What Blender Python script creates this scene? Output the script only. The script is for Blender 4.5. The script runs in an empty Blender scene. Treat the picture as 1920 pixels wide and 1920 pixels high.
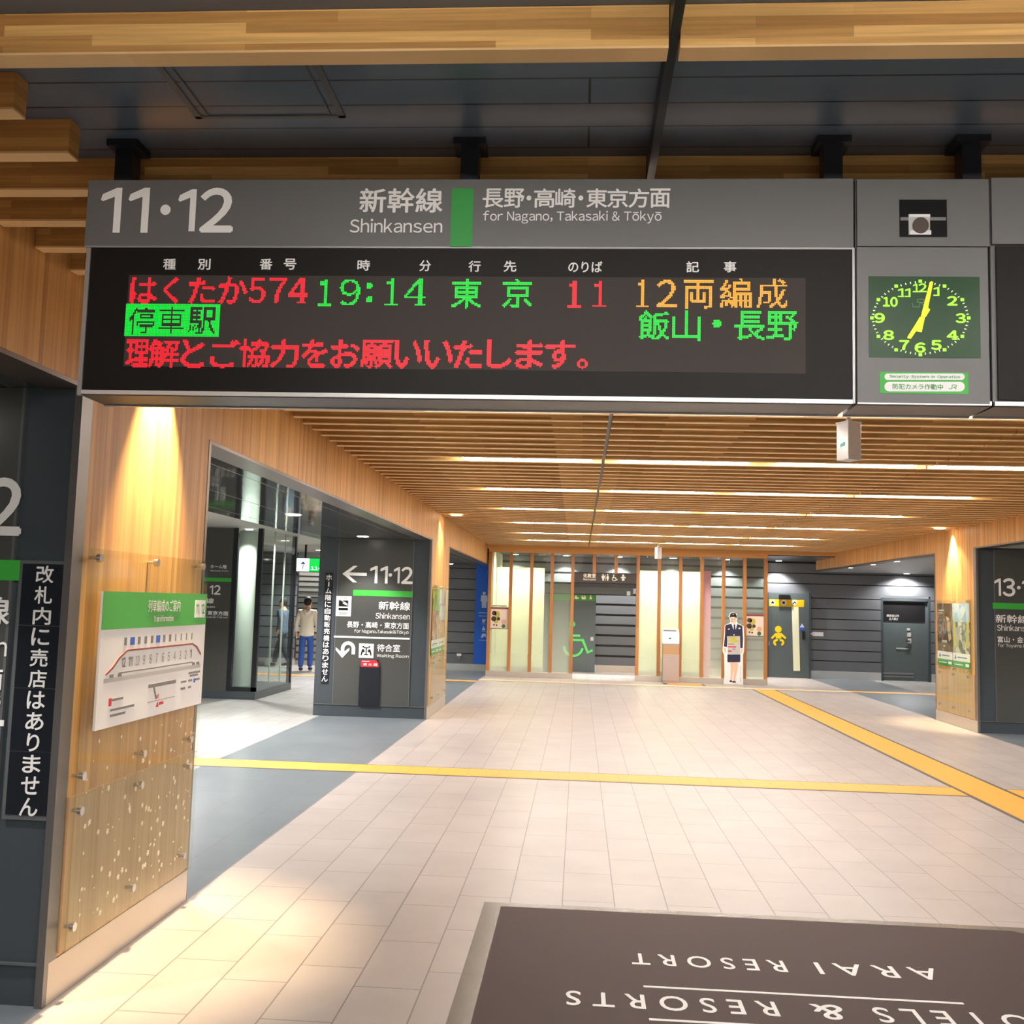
import bpy, bmesh, math, random
from mathutils import Vector, Matrix
from mathutils.bvhtree import BVHTree
random.seed(7)
S = bpy.context.scene
COL = S.collection

# ---------------------------------------------------------------- camera, world, exposure
CR = Vector((0.9973808, 0.0669792, 0.0272994)); CU = Vector((-0.0210381, -0.0924673, 0.9954934)); CF = Vector((-0.0692017, 0.9934604, 0.0908160))
CAM = Vector((0, 0, 1.7)); FPX = 1859.93
cd = bpy.data.cameras.new('camera'); cam = bpy.data.objects.new('camera', cd); COL.objects.link(cam)
cd.sensor_width = 36; cd.lens = FPX / 1920 * 36; cd.clip_start = .05; cd.clip_end = 200
m = Matrix((CR, CU, -CF)).transposed().to_4x4(); m.translation = CAM
cam.matrix_world = m; S.camera = cam
W = bpy.data.worlds.new('world'); S.world = W; W.use_nodes = True
W.node_tree.nodes['Background'].inputs[0].default_value = (.97, .98, 1.0, 1)
W.node_tree.nodes['Background'].inputs[1].default_value = .5
S.view_settings.view_transform = 'Standard'; S.view_settings.look = 'None'
S.view_settings.exposure = 0.25; S.view_settings.gamma = 1; S.view_settings.use_curve_mapping = False
S.cycles.sample_clamp_indirect = 6.0
STRIP, DOWN = 44.0, 26.0            # radiance of the ceiling strip lights and the downlight discs

# ---------------------------------------------------------------- materials
def lin(c):
    return tuple(((v / 255) / 12.92 if v / 255 <= .04045 else ((v / 255 + .055) / 1.055) ** 2.4) for v in c)
MATS = {}
def mat(name, rgb=None, rough=.5, metal=0, emit=None, es=0, lincol=None, alpha=None, trans=None, spec=.5):
    if name in MATS: return MATS[name]
    M = bpy.data.materials.new(name); M.use_nodes = True; b = M.node_tree.nodes['Principled BSDF']
    c = lincol or lin(rgb)
    b.inputs['Base Color'].default_value = (*c, 1); b.inputs['Roughness'].default_value = rough; b.inputs['Metallic'].default_value = metal
    b.inputs['Specular IOR Level'].default_value = spec
    if emit: b.inputs['Emission Color'].default_value = (*emit, 1); b.inputs['Emission Strength'].default_value = es
    if alpha is not None: b.inputs['Alpha'].default_value = alpha
    if trans: b.inputs['Transmission Weight'].default_value = trans
    MATS[name] = M
    return M
class NT:
    def __init__(s, M): s.t = M.node_tree; s.b = s.t.nodes['Principled BSDF']
    def n(s, ty, **k):
        o = s.t.nodes.new(ty)
        for a, v in k.items(): setattr(o, a, v)
        return o
    def l(s, a, b): s.t.links.new(a, b)
    def pos(s): return s.n('ShaderNodeNewGeometry').outputs['Position']
    def comb(s, src, order, scale=(1, 1, 1), off=(0, 0, 0)):
        sp = s.n('ShaderNodeSeparateXYZ'); s.l(src, sp.inputs[0]); c = s.n('ShaderNodeCombineXYZ')
        for i, ch in enumerate(order):
            if ch == '0': continue
            mm = s.n('ShaderNodeMath', operation='MULTIPLY_ADD'); mm.inputs[1].default_value = scale[i]; mm.inputs[2].default_value = off[i]
            s.l(sp.outputs['XYZ'.index(ch)], mm.inputs[0]); s.l(mm.outputs[0], c.inputs[i])
        return c.outputs[0]
    def mixc(s, fac, a, b, blend='MIX'):
        x = s.n('ShaderNodeMix', data_type='RGBA', blend_type=blend)
        if isinstance(fac, float): x.inputs[0].default_value = fac
        else: s.l(fac, x.inputs[0])
        for v, i in ((a, 6), (b, 7)):
            if isinstance(v, tuple): x.inputs[i].default_value = (*v[:3], 1)
            else: s.l(v, x.inputs[i])
        return x.outputs[2]
    def noise(s, vec, scale, detail=3):
        o = s.n('ShaderNodeTexNoise'); o.inputs['Scale'].default_value = scale; o.inputs['Detail'].default_value = detail
        if vec is not None: s.l(vec, o.inputs['Vector'])
        return o.outputs[0]
def wood(name, order, bw, bh, c1, c2, grain, rough=.45):
    """laminated timber: staggered blocks of different tone, fine grain along the first axis"""
    M = mat(name, (200, 150, 90), rough); t = NT(M); p = t.pos()
    v = t.comb(p, order)
    br = t.n('ShaderNodeTexBrick'); t.l(v, br.inputs['Vector']); br.offset = .37; br.squash = 1
    br.inputs['Scale'].default_value = 1; br.inputs['Mortar Size'].default_value = 0; br.inputs['Brick Width'].default_value = bw; br.inputs['Row Height'].default_value = bh
    br.inputs['Color1'].default_value = (*c1, 1); br.inputs['Color2'].default_value = (*c2, 1); br.inputs['Bias'].default_value = 0
    g = t.noise(t.comb(p, order, (grain[0], grain[1], 1)), 1.0, 4)
    mr = t.n('ShaderNodeMapRange'); mr.inputs[1].default_value = .3; mr.inputs[2].default_value = .7; mr.inputs[3].default_value = .78; mr.inputs[4].default_value = 1.1; t.l(g, mr.inputs[0])
    cc = t.n('ShaderNodeCombineColor')
    for i in range(3): t.l(mr.outputs[0], cc.inputs[i])
    t.l(t.mixc(1.0, br.outputs['Color'], cc.outputs[0], 'MULTIPLY'), t.b.inputs['Base Color'])
    return M
WC1, WC2 = (.92, .56, .19), (.50, .245, .065)
wood('slat_wood', 'XZ0', .62, .0275, WC1, WC2, (3, 90))
wood('wall_wood', 'ZY0', 30, .036, (.76, .41, .135), (.54, .265, .078), (1.2, 70))
wood('panel_wood', 'ZY0', 30, .05, (.60, .39, .215), (.53, .33, .17), (1.0, 60))
wood('lit_underside_wood', 'XZ0', 3.1, .5, (.93, .66, .34), (.86, .57, .27), (2, 60))  # paler tone carries the bounce light on batten undersides
wood('mullion_wood', 'ZX0', 1.9, .06, (.52, .22, .06), (.42, .17, .045), (2, 60))
def tile(name, c1, c2, mortar, bw, rh, off, joint=.004, rough=.35):
    M = mat(name, (200, 190, 180), rough); t = NT(M); p = t.pos()
    v = t.comb(p, 'YX0', (1, 1, 1), (off[1], off[0], 0))
    br = t.n('ShaderNodeTexBrick'); t.l(v, br.inputs['Vector']); br.offset = .36; br.offset_frequency = 2
    br.inputs['Scale'].default_value = 1; br.inputs['Mortar Size'].default_value = joint; br.inputs['Mortar Smooth'].default_value = .1
    br.inputs['Brick Width'].default_value = bw; br.inputs['Row Height'].default_value = rh
    br.inputs['Color1'].default_value = (*c1, 1); br.inputs['Color2'].default_value = (*c2, 1); br.inputs['Mortar'].default_value = (*mortar, 1)
    n = t.noise(p, 2.5, 5)
    mr = t.n('ShaderNodeMapRange'); mr.inputs[1].default_value = .3; mr.inputs[2].default_value = .7; mr.inputs[3].default_value = .93; mr.inputs[4].default_value = 1.05; t.l(n, mr.inputs[0])
    cc = t.n('ShaderNodeCombineColor')
    for i in range(3): t.l(mr.outputs[0], cc.inputs[i])
    t.l(t.mixc(1.0, br.outputs['Color'], cc.outputs[0], 'MULTIPLY'), t.b.inputs['Base Color'])
    return M
tile('tan_tile', (.465, .408, .380), (.43, .376, .352), (.21, .18, .165), .6, .298, (.357, .1), .0034)
tile('white_tile', (.50, .495, .475), (.46, .455, .44), (.33, .32, .31), .6, .298, (.1, .0), .004, .25)
tile('gray_tile', (.185, .208, .23), (.17, .192, .213), (.14, .148, .155), .6, .4, (.05, .2), .003, .3)
mat('tactile_yellow', (230, 166, 74), .5); mat('strip_edge', (92, 86, 84), .5); mat('tactile_overexposed', (222, 196, 160), .5)
mat('dark_panel', lincol=(.055, .068, .080), rough=.32); mat('mid_panel', lincol=(.070, .073, .068), rough=.3)
mat('seam_line', lincol=(.11, .12, .125), rough=.4)
mat('brown_metal', lincol=(.16, .13, .11), rough=.28, metal=.7); mat('edge_metal', lincol=(.21, .195, .185), rough=.35, metal=.6)
mat('kick_steel', lincol=(.56, .50, .44), rough=.34, metal=.55); mat('steel', lincol=(.62, .62, .62), rough=.22, metal=1)
mat('base_steel', lincol=(.62, .64, .64), rough=.25, metal=.5); mat('sign_gray', lincol=(.125, .126, .126), rough=.42); mat('sign_edge', lincol=(.34, .34, .34), rough=.35, metal=.4)
mat('bright_rim', lincol=(.7, .7, .7), rough=.3, metal=.5)
mat('screen_black', lincol=(.008, .007, .0065), rough=.5, spec=.2); mat('led_off', lincol=(.050, .041, .038), rough=.6, spec=.2)
mat('white_letter', (240, 240, 238), .5); mat('green_mark', (58, 170, 60), .5); mat('sign_green', (40, 150, 62), .5)
mat('window_black', (8, 8, 9), .4, spec=.15); mat('black', (14, 14, 15), .4); mat('blackish', (28, 28, 30), .35); mat('navy', (38, 38, 66), .7); mat('near_black_blue', (24, 28, 36), .35)
mat('led_red', (20, 4, 4), emit=lin((255, 34, 52)), es=.9); mat('led_green', (4, 20, 6), emit=lin((4, 246, 66)), es=.84); mat('led_amber', (20, 12, 4), emit=lin((255, 178, 54)), es=1.0)
mat('clock_green', (16, 64, 26), .3, spec=.25); mat('clock_lit', (150, 235, 50), .5, emit=lin((160, 245, 60)), es=.7); mat('hand_yellow', (232, 230, 30), .5, emit=lin((240, 240, 40)), es=.6)
mat('clock_tick', (220, 235, 190), .5, emit=lin((220, 240, 180)), es=.4)
mat('logo_green', (90, 140, 90), .5)
mat('white', (238, 238, 238), .5); mat('white_gloss', (243, 243, 243), .2); mat('cyan_sticker', (0, 205, 200), .4); mat('soft_gray', (150, 150, 150), .5); mat('light_gray', (188, 188, 186), .5); mat('mid_gray', (120, 120, 122), .5)
mat('black_rubber', (18, 18, 18), .7); mat('mat_brown', lincol=(.070, .046, .044), rough=.6, spec=.15)
mat('red', (214, 40, 52), .5); mat('blue', (44, 96, 200), .5); mat('blue_panel', (20, 100, 215), .4); mat('blue_dark', (20, 60, 160), .5); mat('pale_blue', (190, 210, 245), .5)
mat('cream', (238, 238, 206), .5); mat('pink', (236, 150, 180), .5); mat('door_gray', lincol=(.09, .115, .12), rough=.4); mat('board_gray', lincol=(.13, .14, .155), rough=.42)
mat('groove_black', lincol=(.012, .012, .014), rough=.6)
mat('icon_green', (96, 214, 110), .5); mat('band_green', (70, 140, 62), .5); mat('yellow', (246, 212, 20), .5); mat('band_yellow', (232, 190, 10), .5)
mat('kiosk_taupe', (176, 160, 154), .4); mat('kiosk_wood', (184, 146, 108), .5); mat('screen_pale', (214, 226, 226), .4)
mat('soffit_gray', lincol=(.42, .42, .39), rough=.6); mat('ceil_right', lincol=(.36, .37, .37), rough=.3)
mat('skin', (226, 176, 146), .6); mat('print_skin', (236, 190, 164), .5); mat('hair', (28, 22, 20), .6); mat('hoodie', (226, 220, 204), .85); mat('denim', (44, 84, 160), .8); mat('shoe', (28, 28, 34), .6); mat('shoe_sole', (225, 225, 225), .6)
mat('blue_shirt', (92, 110, 132), .8); mat('dark_trouser', (36, 40, 52), .8); mat('bag', (150, 120, 96), .7)
mat('poster_cream', (236, 216, 200), .5); mat('poster_maroon', (140, 70, 62), .5); mat('poster_olive', (190, 180, 80), .5); mat('poster_brown', (70, 54, 44), .5); mat('poster_tan', (214, 176, 140), .5); mat('poster_green', (60, 110, 60), .5)
mat('header_brown', lincol=(.028, .020, .017), rough=.4); mat('header_ivory', (236, 228, 206), .5)
mat('cabinet_wall', lincol=(.3, .33, .31), rough=.3); mat('column_pale', (176, 190, 180), .4); mat('stair_white', (206, 206, 196), .6); mat('stair_tan', (150, 136, 118), .6); mat('stair_dark', (52, 52, 52), .6)
mat('flower', (226, 220, 196), .5)
LW = (1.0, .945, .88)
mat('strip_emit', (255, 240, 220), emit=LW, es=STRIP); mat('down_emit', (255, 250, 240), emit=(1, .93, .84), es=DOWN); mat('warm_emit', (255, 240, 220), emit=(1, .84, .62), es=DOWN)
mat('lit_white', (240, 240, 255), emit=lin((240, 242, 255)), es=1.6); mat('lit_green', (0, 170, 60), emit=lin((20, 190, 70)), es=1.2)
def film(name, tint, op, rough=.05):
    M = mat(name, (255, 255, 255), rough); t = NT(M)
    tr = t.n('ShaderNodeBsdfTransparent'); tr.inputs[0].default_value = (*tint, 1)
    gl = t.n('ShaderNodeBsdfGlossy'); gl.inputs['Roughness'].default_value = rough
    fr = t.n('ShaderNodeFresnel'); fr.inputs[0].default_value = 1.5
    mx = t.n('ShaderNodeMixShader'); bf = t.n('ShaderNodeMath', operation='SUBTRACT'); bf.inputs[0].default_value = 1; t.l(t.n('ShaderNodeNewGeometry').outputs['Backfacing'], bf.inputs[1])
    ml = t.n('ShaderNodeMath', operation='MULTIPLY'); t.l(fr.outputs[0], ml.inputs[0]); t.l(bf.outputs[0], ml.inputs[1])
    t.l(ml.outputs[0], mx.inputs[0]); t.l(tr.outputs[0], mx.inputs[1]); t.l(gl.outputs[0], mx.inputs[2])
    out = [n for n in t.t.nodes if n.type == 'OUTPUT_MATERIAL'][0]
    if op:
        df = t.n('ShaderNodeBsdfDiffuse'); df.inputs[0].default_value = (.82, .86, .78, 1)
        m2 = t.n('ShaderNodeMixShader'); t.l(mx.outputs[0], m2.inputs[1]); t.l(df.outputs[0], m2.inputs[2])
        if op == 'fade':     # frosting film that thins out above head height
            sp = t.n('ShaderNodeSeparateXYZ'); t.l(t.pos(), sp.inputs[0])
            r = t.n('ShaderNodeMapRange'); r.inputs[1].default_value = .3; r.inputs[2].default_value = 2.35; r.inputs[3].default_value = .30; r.inputs[4].default_value = .02; t.l(sp.outputs[2], r.inputs[0]); t.l(r.outputs[0], m2.inputs[0])
        else: m2.inputs[0].default_value = op
        t.l(m2.outputs[0], out.inputs[0])
    else: t.l(mx.outputs[0], out.inputs[0])
    return M
film('clear_glass', (.93, .96, .92), 0); film('tinted_glass', (.95, .98, .96), 0); film('frost_glass', (.9, .95, .88), 'fade'); film('mat_film', (.84, .82, .78), .1, .2)
# panelled dark metal ceiling: fine joints across the hall
M = mat('ceiling_metal', lincol=(.095, .130, .175), rough=.28, metal=0, spec=.7); t = NT(M)
br = t.n('ShaderNodeTexBrick'); t.l(t.comb(t.pos(), 'XY0', (1, 1, 1), (0, .03, 0)), br.inputs['Vector'])
br.inputs['Scale'].default_value = 1; br.inputs['Brick Width'].default_value = 400; br.inputs['Row Height'].default_value = .139; br.inputs['Mortar Size'].default_value = .0035; br.inputs['Mortar Smooth'].default_value = 0
for k, c in (('Color1', (.095, .130, .175)), ('Color2', (.095, .130, .175)), ('Mortar', (.008, .008, .009))): br.inputs[k].default_value = (*c, 1)
t.l(br.outputs[0], t.b.inputs['Base Color'])
# polished dark panels over the side aisles, slightly wavy
M = mat('gloss_ceiling', lincol=(.30, .33, .335), rough=.06, metal=.85); t = NT(M)
bp = t.n('ShaderNodeBump'); bp.inputs['Strength'].default_value = .06; bp.inputs['Distance'].default_value = .05
t.l(t.noise(t.comb(t.pos(), 'XYZ', (1, .5, 1)), 2.2, 1), bp.inputs['Height']); t.l(bp.outputs[0], t.b.inputs['Normal'])
def picture(name, cols, scale):
    """a printed photograph too small to read: patches of colour"""
    M = mat(name, (128, 128, 128), .25); t = NT(M); v = t.n('ShaderNodeTexVoronoi'); v.inputs['Scale'].default_value = scale; t.l(t.pos(), v.inputs['Vector'])
    r = t.n('ShaderNodeValToRGB'); r.color_ramp.interpolation = 'LINEAR'
    while len(r.color_ramp.elements) < len(cols): r.color_ramp.elements.new(.5)
    for i, c in enumerate(cols): r.color_ramp.elements[i].position = i / (len(cols) - 1); r.color_ramp.elements[i].color = (*lin(c), 1)
    sp = t.n('ShaderNodeSeparateColor'); t.l(v.outputs['Color'], sp.inputs[0]); t.l(sp.outputs[0], r.inputs[0]); t.l(r.outputs[0], t.b.inputs['Base Color'])
picture('print_dark', [(40, 30, 28), (90, 66, 54), (60, 44, 40), (150, 110, 84), (52, 40, 38)], 9)
picture('print_town', [(50, 44, 44), (170, 176, 190), (84, 74, 66), (226, 214, 190), (70, 64, 70)], 10)
picture('print_sky', [(90, 140, 210), (220, 230, 244), (130, 170, 226)], 7)
picture('print_field', [(150, 170, 60), (200, 206, 120), (110, 140, 50)], 8)
picture('print_lilac', [(130, 130, 190), (236, 230, 240), (80, 90, 170)], 9)
picture('print_food', [(200, 140, 110), (230, 200, 180), (180, 100, 80), (220, 170, 140)], 9)

# ---------------------------------------------------------------- builders
ORG = {}
class Plane:
    """a flat face in the hall; P() turns a measured photo coordinate into the point of that face"""
    def __init__(s, axis, val, U, V, N):
        s.a = 'xyz'.index(axis); s.v = val; s.U, s.V, s.N = Vector(U), Vector(V), Vector(N)
        s.o = Vector((0, 0, 0)); s.o[s.a] = val
    def P(s, x, y):
        d = CF + CR * ((x - 960) / FPX) - CU * ((y - 960) / FPX)
        return CAM + d * ((s.v - CAM[s.a]) / d[s.a])
    def uv(s, x, y): p = s.P(x, y); return (p.dot(s.U), p.dot(s.V))
    def at(s, u, v, h=0): return s.o + s.U * u + s.V * v + s.N * h
def front(y): return Plane('y', y, (1, 0, 0), (0, 0, 1), (0, -1, 0))
def onleft(x): return Plane('x', x, (0, 1, 0), (0, 0, 1), (1, 0, 0))
def onright(x): return Plane('x', x, (0, -1, 0), (0, 0, 1), (-1, 0, 0))
FLOOR = Plane('z', 0, (-1, 0, 0), (0, -1, 0), (0, 0, 1))      # read from the far side
_rc, _tc = {}, {}
def raw(ch):
    """outline of one character, filled and flat"""
    if ch not in _rc:
        c = bpy.data.curves.new('t', 'FONT'); c.body = ch; c.resolution_u = 4
        o = bpy.data.objects.new('t', c); COL.objects.link(o); bpy.context.view_layer.update()
        me = bpy.data.meshes.new_from_object(o.evaluated_get(bpy.context.evaluated_depsgraph_get()))
        _rc[ch] = ([(v.co.x, v.co.y) for v in me.vertices], [tuple(p.vertices) for p in me.polygons])
        bpy.data.objects.remove(o); bpy.data.curves.remove(c); bpy.data.meshes.remove(me)
    return _rc[ch]
ONE_ = ([(.66, 0), (1, 0), (1, 1), (.74, 1), (.08, .86), (0, .74), (.10, .70), (.66, .80)], [(0, 1, 2, 3, 7), (3, 4, 5, 6, 7)])
def glyph(body, bold=0.0, plain=False):
    """text as a flat mesh scaled to the unit box; bold thickens the strokes by overlaid shifts"""
    k = (body, bold, plain)
    if k in _tc: return _tc[k]
    if body == '1' or body == '11':
        vs, fs = list(ONE_[0]), list(ONE_[1])
        if body == '11': vs = [(x * .43, y) for x, y in vs] + [(x * .43 + .57, y) for x, y in ONE_[0]]; fs = fs + [tuple(i + 8 for i in f) for f in ONE_[1]]
        bold = 0
    elif body in ('12', '13', '14'):
        vs = [(x * .33, y) for x, y in ONE_[0]]; fs = list(ONE_[1]); v2, f2 = glyph(chr(ord(body[1]) + 0xFEE0), .03); n = len(vs); vs += [(.43 + p[0] * .57,) + tuple(p[1:]) for p in v2]; fs += [tuple(i + n for i in f) for f in f2]; bold = 0
    elif plain or not any(33 <= ord(c) < 127 for c in body): vs, fs = raw(body)
    else:
        vs, fs, x = [], [], 0.0
        for c in body:
            mac = c in 'ōŌ'; c = 'o' if mac else c
            if c == ' ': x += .28; continue
            v, f = raw(chr(ord(c) + 0xFEE0) if 33 <= ord(c) < 127 else c)
            xa, xb = min(p[0] for p in v), max(p[0] for p in v); n = len(vs)
            vs += [(p[0] - xa + x, p[1]) for p in v]; fs += [tuple(i + n for i in q) for q in f]
            if mac:
                n = len(vs); yy = max(p[1] for p in v) + .07; vs += [(x + .06, yy), (x + xb - xa - .06, yy), (x + xb - xa - .06, yy + .065), (x + .06, yy + .065)]; fs.append((n, n + 1, n + 2, n + 3))
            x += xb - xa + .085
    xa, xb = min(v[0] for v in vs), max(v[0] for v in vs); ya, yb = min(v[1] for v in vs), max(v[1] for v in vs)
    nv = [((v[0] - xa) / max(xb - xa, 1e-6), (v[1] - ya) / max(yb - ya, 1e-6)) + tuple(v[2:]) for v in vs]
    if bold:
        bx_, by_ = bold * .8 / max(xb - xa, .3), bold * .8 / max(yb - ya, .3); n = len(nv); V, Fc = [], []
        for i, (dx, dy) in enumerate(((0, 0), (bx_, 0), (-bx_, 0), (0, by_), (0, -by_))):
            V += [(p[0] + dx, p[1] + dy, i) for p in nv]; Fc += [tuple(j + i * n for j in f) for f in fs]
        nv, fs = V, Fc
    _tc[k] = (nv, fs)
    return _tc[k]
class MB:
    def __init__(s): s.v, s.f, s.sm, s.k = [], [], [], 0
    def add(s, vs, fs, smooth=False):
        b = len(s.v); s.v += [Vector(v) for v in vs]; s.f += [tuple(b + i for i in f) for f in fs]; s.sm += [smooth] * len(fs); return s
    def box(s, x0, x1, y0, y1, z0, z1):
        x0, x1 = sorted((x0, x1)); y0, y1 = sorted((y0, y1)); z0, z1 = sorted((z0, z1))
        return s.add([(x0, y0, z0), (x1, y0, z0), (x1, y1, z0), (x0, y1, z0), (x0, y0, z1), (x1, y0, z1), (x1, y1, z1), (x0, y1, z1)],
                     [(0, 3, 2, 1), (4, 5, 6, 7), (0, 1, 5, 4), (1, 2, 6, 5), (2, 3, 7, 6), (3, 0, 4, 7)])
    def tube(s, p, q, r, r2=None, n=14):
        p, q = Vector(p), Vector(q); r2 = r if r2 is None else r2; d = (q - p).normalized(); a = d.orthogonal().normalized(); b = d.cross(a)
        vs = []
        for c, rr in ((p, r), (q, r2)): vs += [c + (a * math.cos(2 * math.pi * i / n) + b * math.sin(2 * math.pi * i / n)) * rr for i in range(n)]
        s.add(vs, [(i, (i + 1) % n, n + (i + 1) % n, n + i) for i in range(n)], True)
        return s.add(vs, [tuple(range(n - 1, -1, -1)), tuple(range(n, 2 * n))])
    def prism(s, pl, pts, h0, h1):
        """polygon in plane coordinates, extruded from h0 to h1 along the normal"""
        s.k += 1; h1 += (s.k % 7) * .00013       # overlapping pieces never share a plane
        n = len(pts); A = sum(pts[i][0] * pts[(i + 1) % n][1] - pts[(i + 1) % n][0] * pts[i][1] for i in range(n))
        if A < 0: pts = pts[::-1]
        vs = [pl.at(u, v, h0) for u, v in pts] + [pl.at(u, v, h1) for u, v in pts]
        return s.add(vs, [tuple(range(n - 1, -1, -1)), tuple(range(n, 2 * n))] + [(i, (i + 1) % n, n + (i + 1) % n, n + i) for i in range(n)])
    def poly(s, pl, px, h=.002, base=0.0): return s.prism(pl, [pl.uv(*p) for p in px], base, h)
    def rect(s, pl, x0, y0, x1, y1, h=.002, base=0.0):
        u0 = pl.uv(x0, (y0 + y1) / 2)[0]; u1 = pl.uv(x1, (y0 + y1) / 2)[0]; v0 = pl.uv((x0 + x1) / 2, y1)[1]; v1 = pl.uv((x0 + x1) / 2, y0)[1]
        return s.prism(pl, [(u0, v0), (u1, v0), (u1, v1), (u0, v1)], base, h)
    def disc(s, pl, cx, cy, rpx, h=.002, base=0.0, n=24, ry=None):
        u, v = pl.uv(cx, cy); r = abs(pl.uv(cx + rpx, cy)[0] - u); q = abs(pl.uv(cx, cy - (ry or rpx))[1] - v)
        return s.prism(pl, [(u + r * math.cos(2 * math.pi * i / n), v + q * math.sin(2 * math.pi * i / n)) for i in range(n)], base, h)
    def ring(s, pl, cx, cy, ro, ri, a0=0, a1=360, h=.002, n=24, base=0.0):
        u, v = pl.uv(cx, cy); k = abs(pl.uv(cx + 10, cy)[0] - u) / 10
        o = [(u + ro * k * math.cos(math.radians(a0 + (a1 - a0) * i / n)), v + ro * k * math.sin(math.radians(a0 + (a1 - a0) * i / n))) for i in range(n + 1)]
        q = [(u + ri * k * math.cos(math.radians(a0 + (a1 - a0) * i / n)), v + ri * k * math.sin(math.radians(a0 + (a1 - a0) * i / n))) for i in range(n + 1)]
        for i in range(n): s.prism(pl, [o[i], o[i + 1], q[i + 1], q[i]], base, h)
        return s
    def line(s, pl, p, q, wpx, h=.002, base=0.0):
        dx, dy = q[0] - p[0], q[1] - p[1]; L = math.hypot(dx, dy) or 1; nx, ny = -dy / L * wpx / 2, dx / L * wpx / 2
        return s.poly(pl, [(p[0] + nx, p[1] + ny), (q[0] + nx, q[1] + ny), (q[0] - nx, q[1] - ny), (p[0] - nx, p[1] - ny)], h, base)
    def text(s, pl, body, x0, y0, x1, y1, bold=0.0, h=.003):
        vs, fs = glyph(body, bold)
        u0 = pl.uv(x0, (y0 + y1) / 2)[0]; u1 = pl.uv(x1, (y0 + y1) / 2)[0]; v0 = pl.uv((x0 + x1) / 2, y1)[1]; v1 = pl.uv((x0 + x1) / 2, y0)[1]
        return s.add([pl.at(u0 + (u1 - u0) * q[0], v0 + (v1 - v0) * q[1], h + (.00022 * q[2] if len(q) > 2 else 0)) for q in vs], fs)
    def textuv(s, pl, body, u0, v0, u1, v1, bold=0.0, h=.003, plain=False):
        vs, fs = glyph(body, bold, plain)
        return s.add([pl.at(u0 + (u1 - u0) * q[0], v0 + (v1 - v0) * q[1], h + (.00022 * q[2] if len(q) > 2 else 0)) for q in vs], fs)
    def rectuv(s, pl, u0, v0, u1, v1, h=.002, base=0.0): return s.prism(pl, [(u0, v0), (u1, v0), (u1, v1), (u0, v1)], base, h)
    def build(s, name, M, parent=None, bevel=0, at=None):
        o0 = ORG[parent.name] if parent else Vector(at) if at else Vector((0, 0, 0))
        me = bpy.data.meshes.new(name); me.from_pydata([tuple(v - o0) for v in s.v], [], s.f); me.materials.append(MATS[M] if isinstance(M, str) else M)
        if any(s.sm): me.polygons.foreach_set('use_smooth', s.sm)
        me.validate(); me.update()
        o = bpy.data.objects.new(name, me); COL.objects.link(o)
        if parent: o.parent = parent
        else: o.location = o0
        ORG[o.name] = o0
        if bevel:
            b = o.modifiers.new('bevel', 'BEVEL'); b.width = bevel; b.segments = 2; b.limit_method = 'ANGLE'
        return o
def tag(o, label=None, cat=None, group=None, kind=None):
    for k, v in (('label', label), ('category', cat), ('group', group), ('kind', kind)):
        if v: o[k] = v
    return o
def thing(name, loc, label, cat, group=None):
    o = bpy.data.objects.new(name, None); COL.objects.link(o); o.location = loc; o.empty_display_size = .1; ORG[o.name] = Vector(loc)
    return tag(o, label, cat, group)
def struct(name, mb, M, bevel=0): return tag(mb.build(name, M, None, bevel), kind='structure')
def crop(x0, y0, s): return lambda a, b: (x0 + a / s, y0 + b / s)
def bx(*a): return MB().box(*a)

# ---------------------------------------------------------------- the setting
XL, XR, YG, YB, ZC, ZP = -2.15, 5.82, 23.0, 25.7, 3.03, 3.14
LZ, RZ = 2.59, 2.70
struct('floor', bx(XL, XR, -14, YB, -.1, 0), 'tan_tile')
struct('floor_left', bx(-3.7, XL, -14, YB, -.1, 0), 'gray_tile')
struct('floor_left', bx(-12, -3.7, -14, 29, -.1, 0), 'white_tile')
struct('floor_right', bx(XR, 7.4, -14, YB + .4, -.1, 0), 'gray_tile')
struct('floor_right', bx(7.4, 12, -14, YB + .4, -.1, 0), 'white_tile')
struct('ceiling', bx(XL - .2, XR + .2, -14, YG + .1, ZP, ZP + .1), 'ceiling_metal')
struct('ceiling_left', bx(-3.92, XL - .2, -14, 24.6, 2.57, 2.67), 'gloss_ceiling')
mb = MB()
for x in (-2.477, -3.1, -3.7): mb.box(x - .004, x + .004, -6, 24.5, 2.5695, 2.575)
struct('trim_1', mb, 'edge_metal')
struct('ceiling_left', bx(-12, -3.92, -14, 24.5, 2.82, 2.92), 'soffit_gray')
struct('ceiling_right', bx(XR + .2, 12, -14, YB + .4, 2.69, 2.8), 'ceil_right')
struct('ceiling_back', bx(XL - .2, XR + .3, YG + .1, YB + .4, 2.93, 3.03), 'dark_panel')
# wood bulkheads over the side openings
wl = struct('wall_left', bx(XL - .2, XL, -14, 24.6, LZ, ZP), 'wall_wood')
bx(XL - .2, XL - .0015, -14, 24.6, LZ - .02, LZ).build('lintel_trim', 'brown_metal', wl)
wr = struct('wall_right', bx(XR, XR + .2, -14, 24.95, RZ, ZP), 'wall_wood')
bx(XR + .0015, XR + .2, -14, 24.95, RZ - .02, RZ).build('lintel_trim', 'brown_metal', wr)
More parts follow.
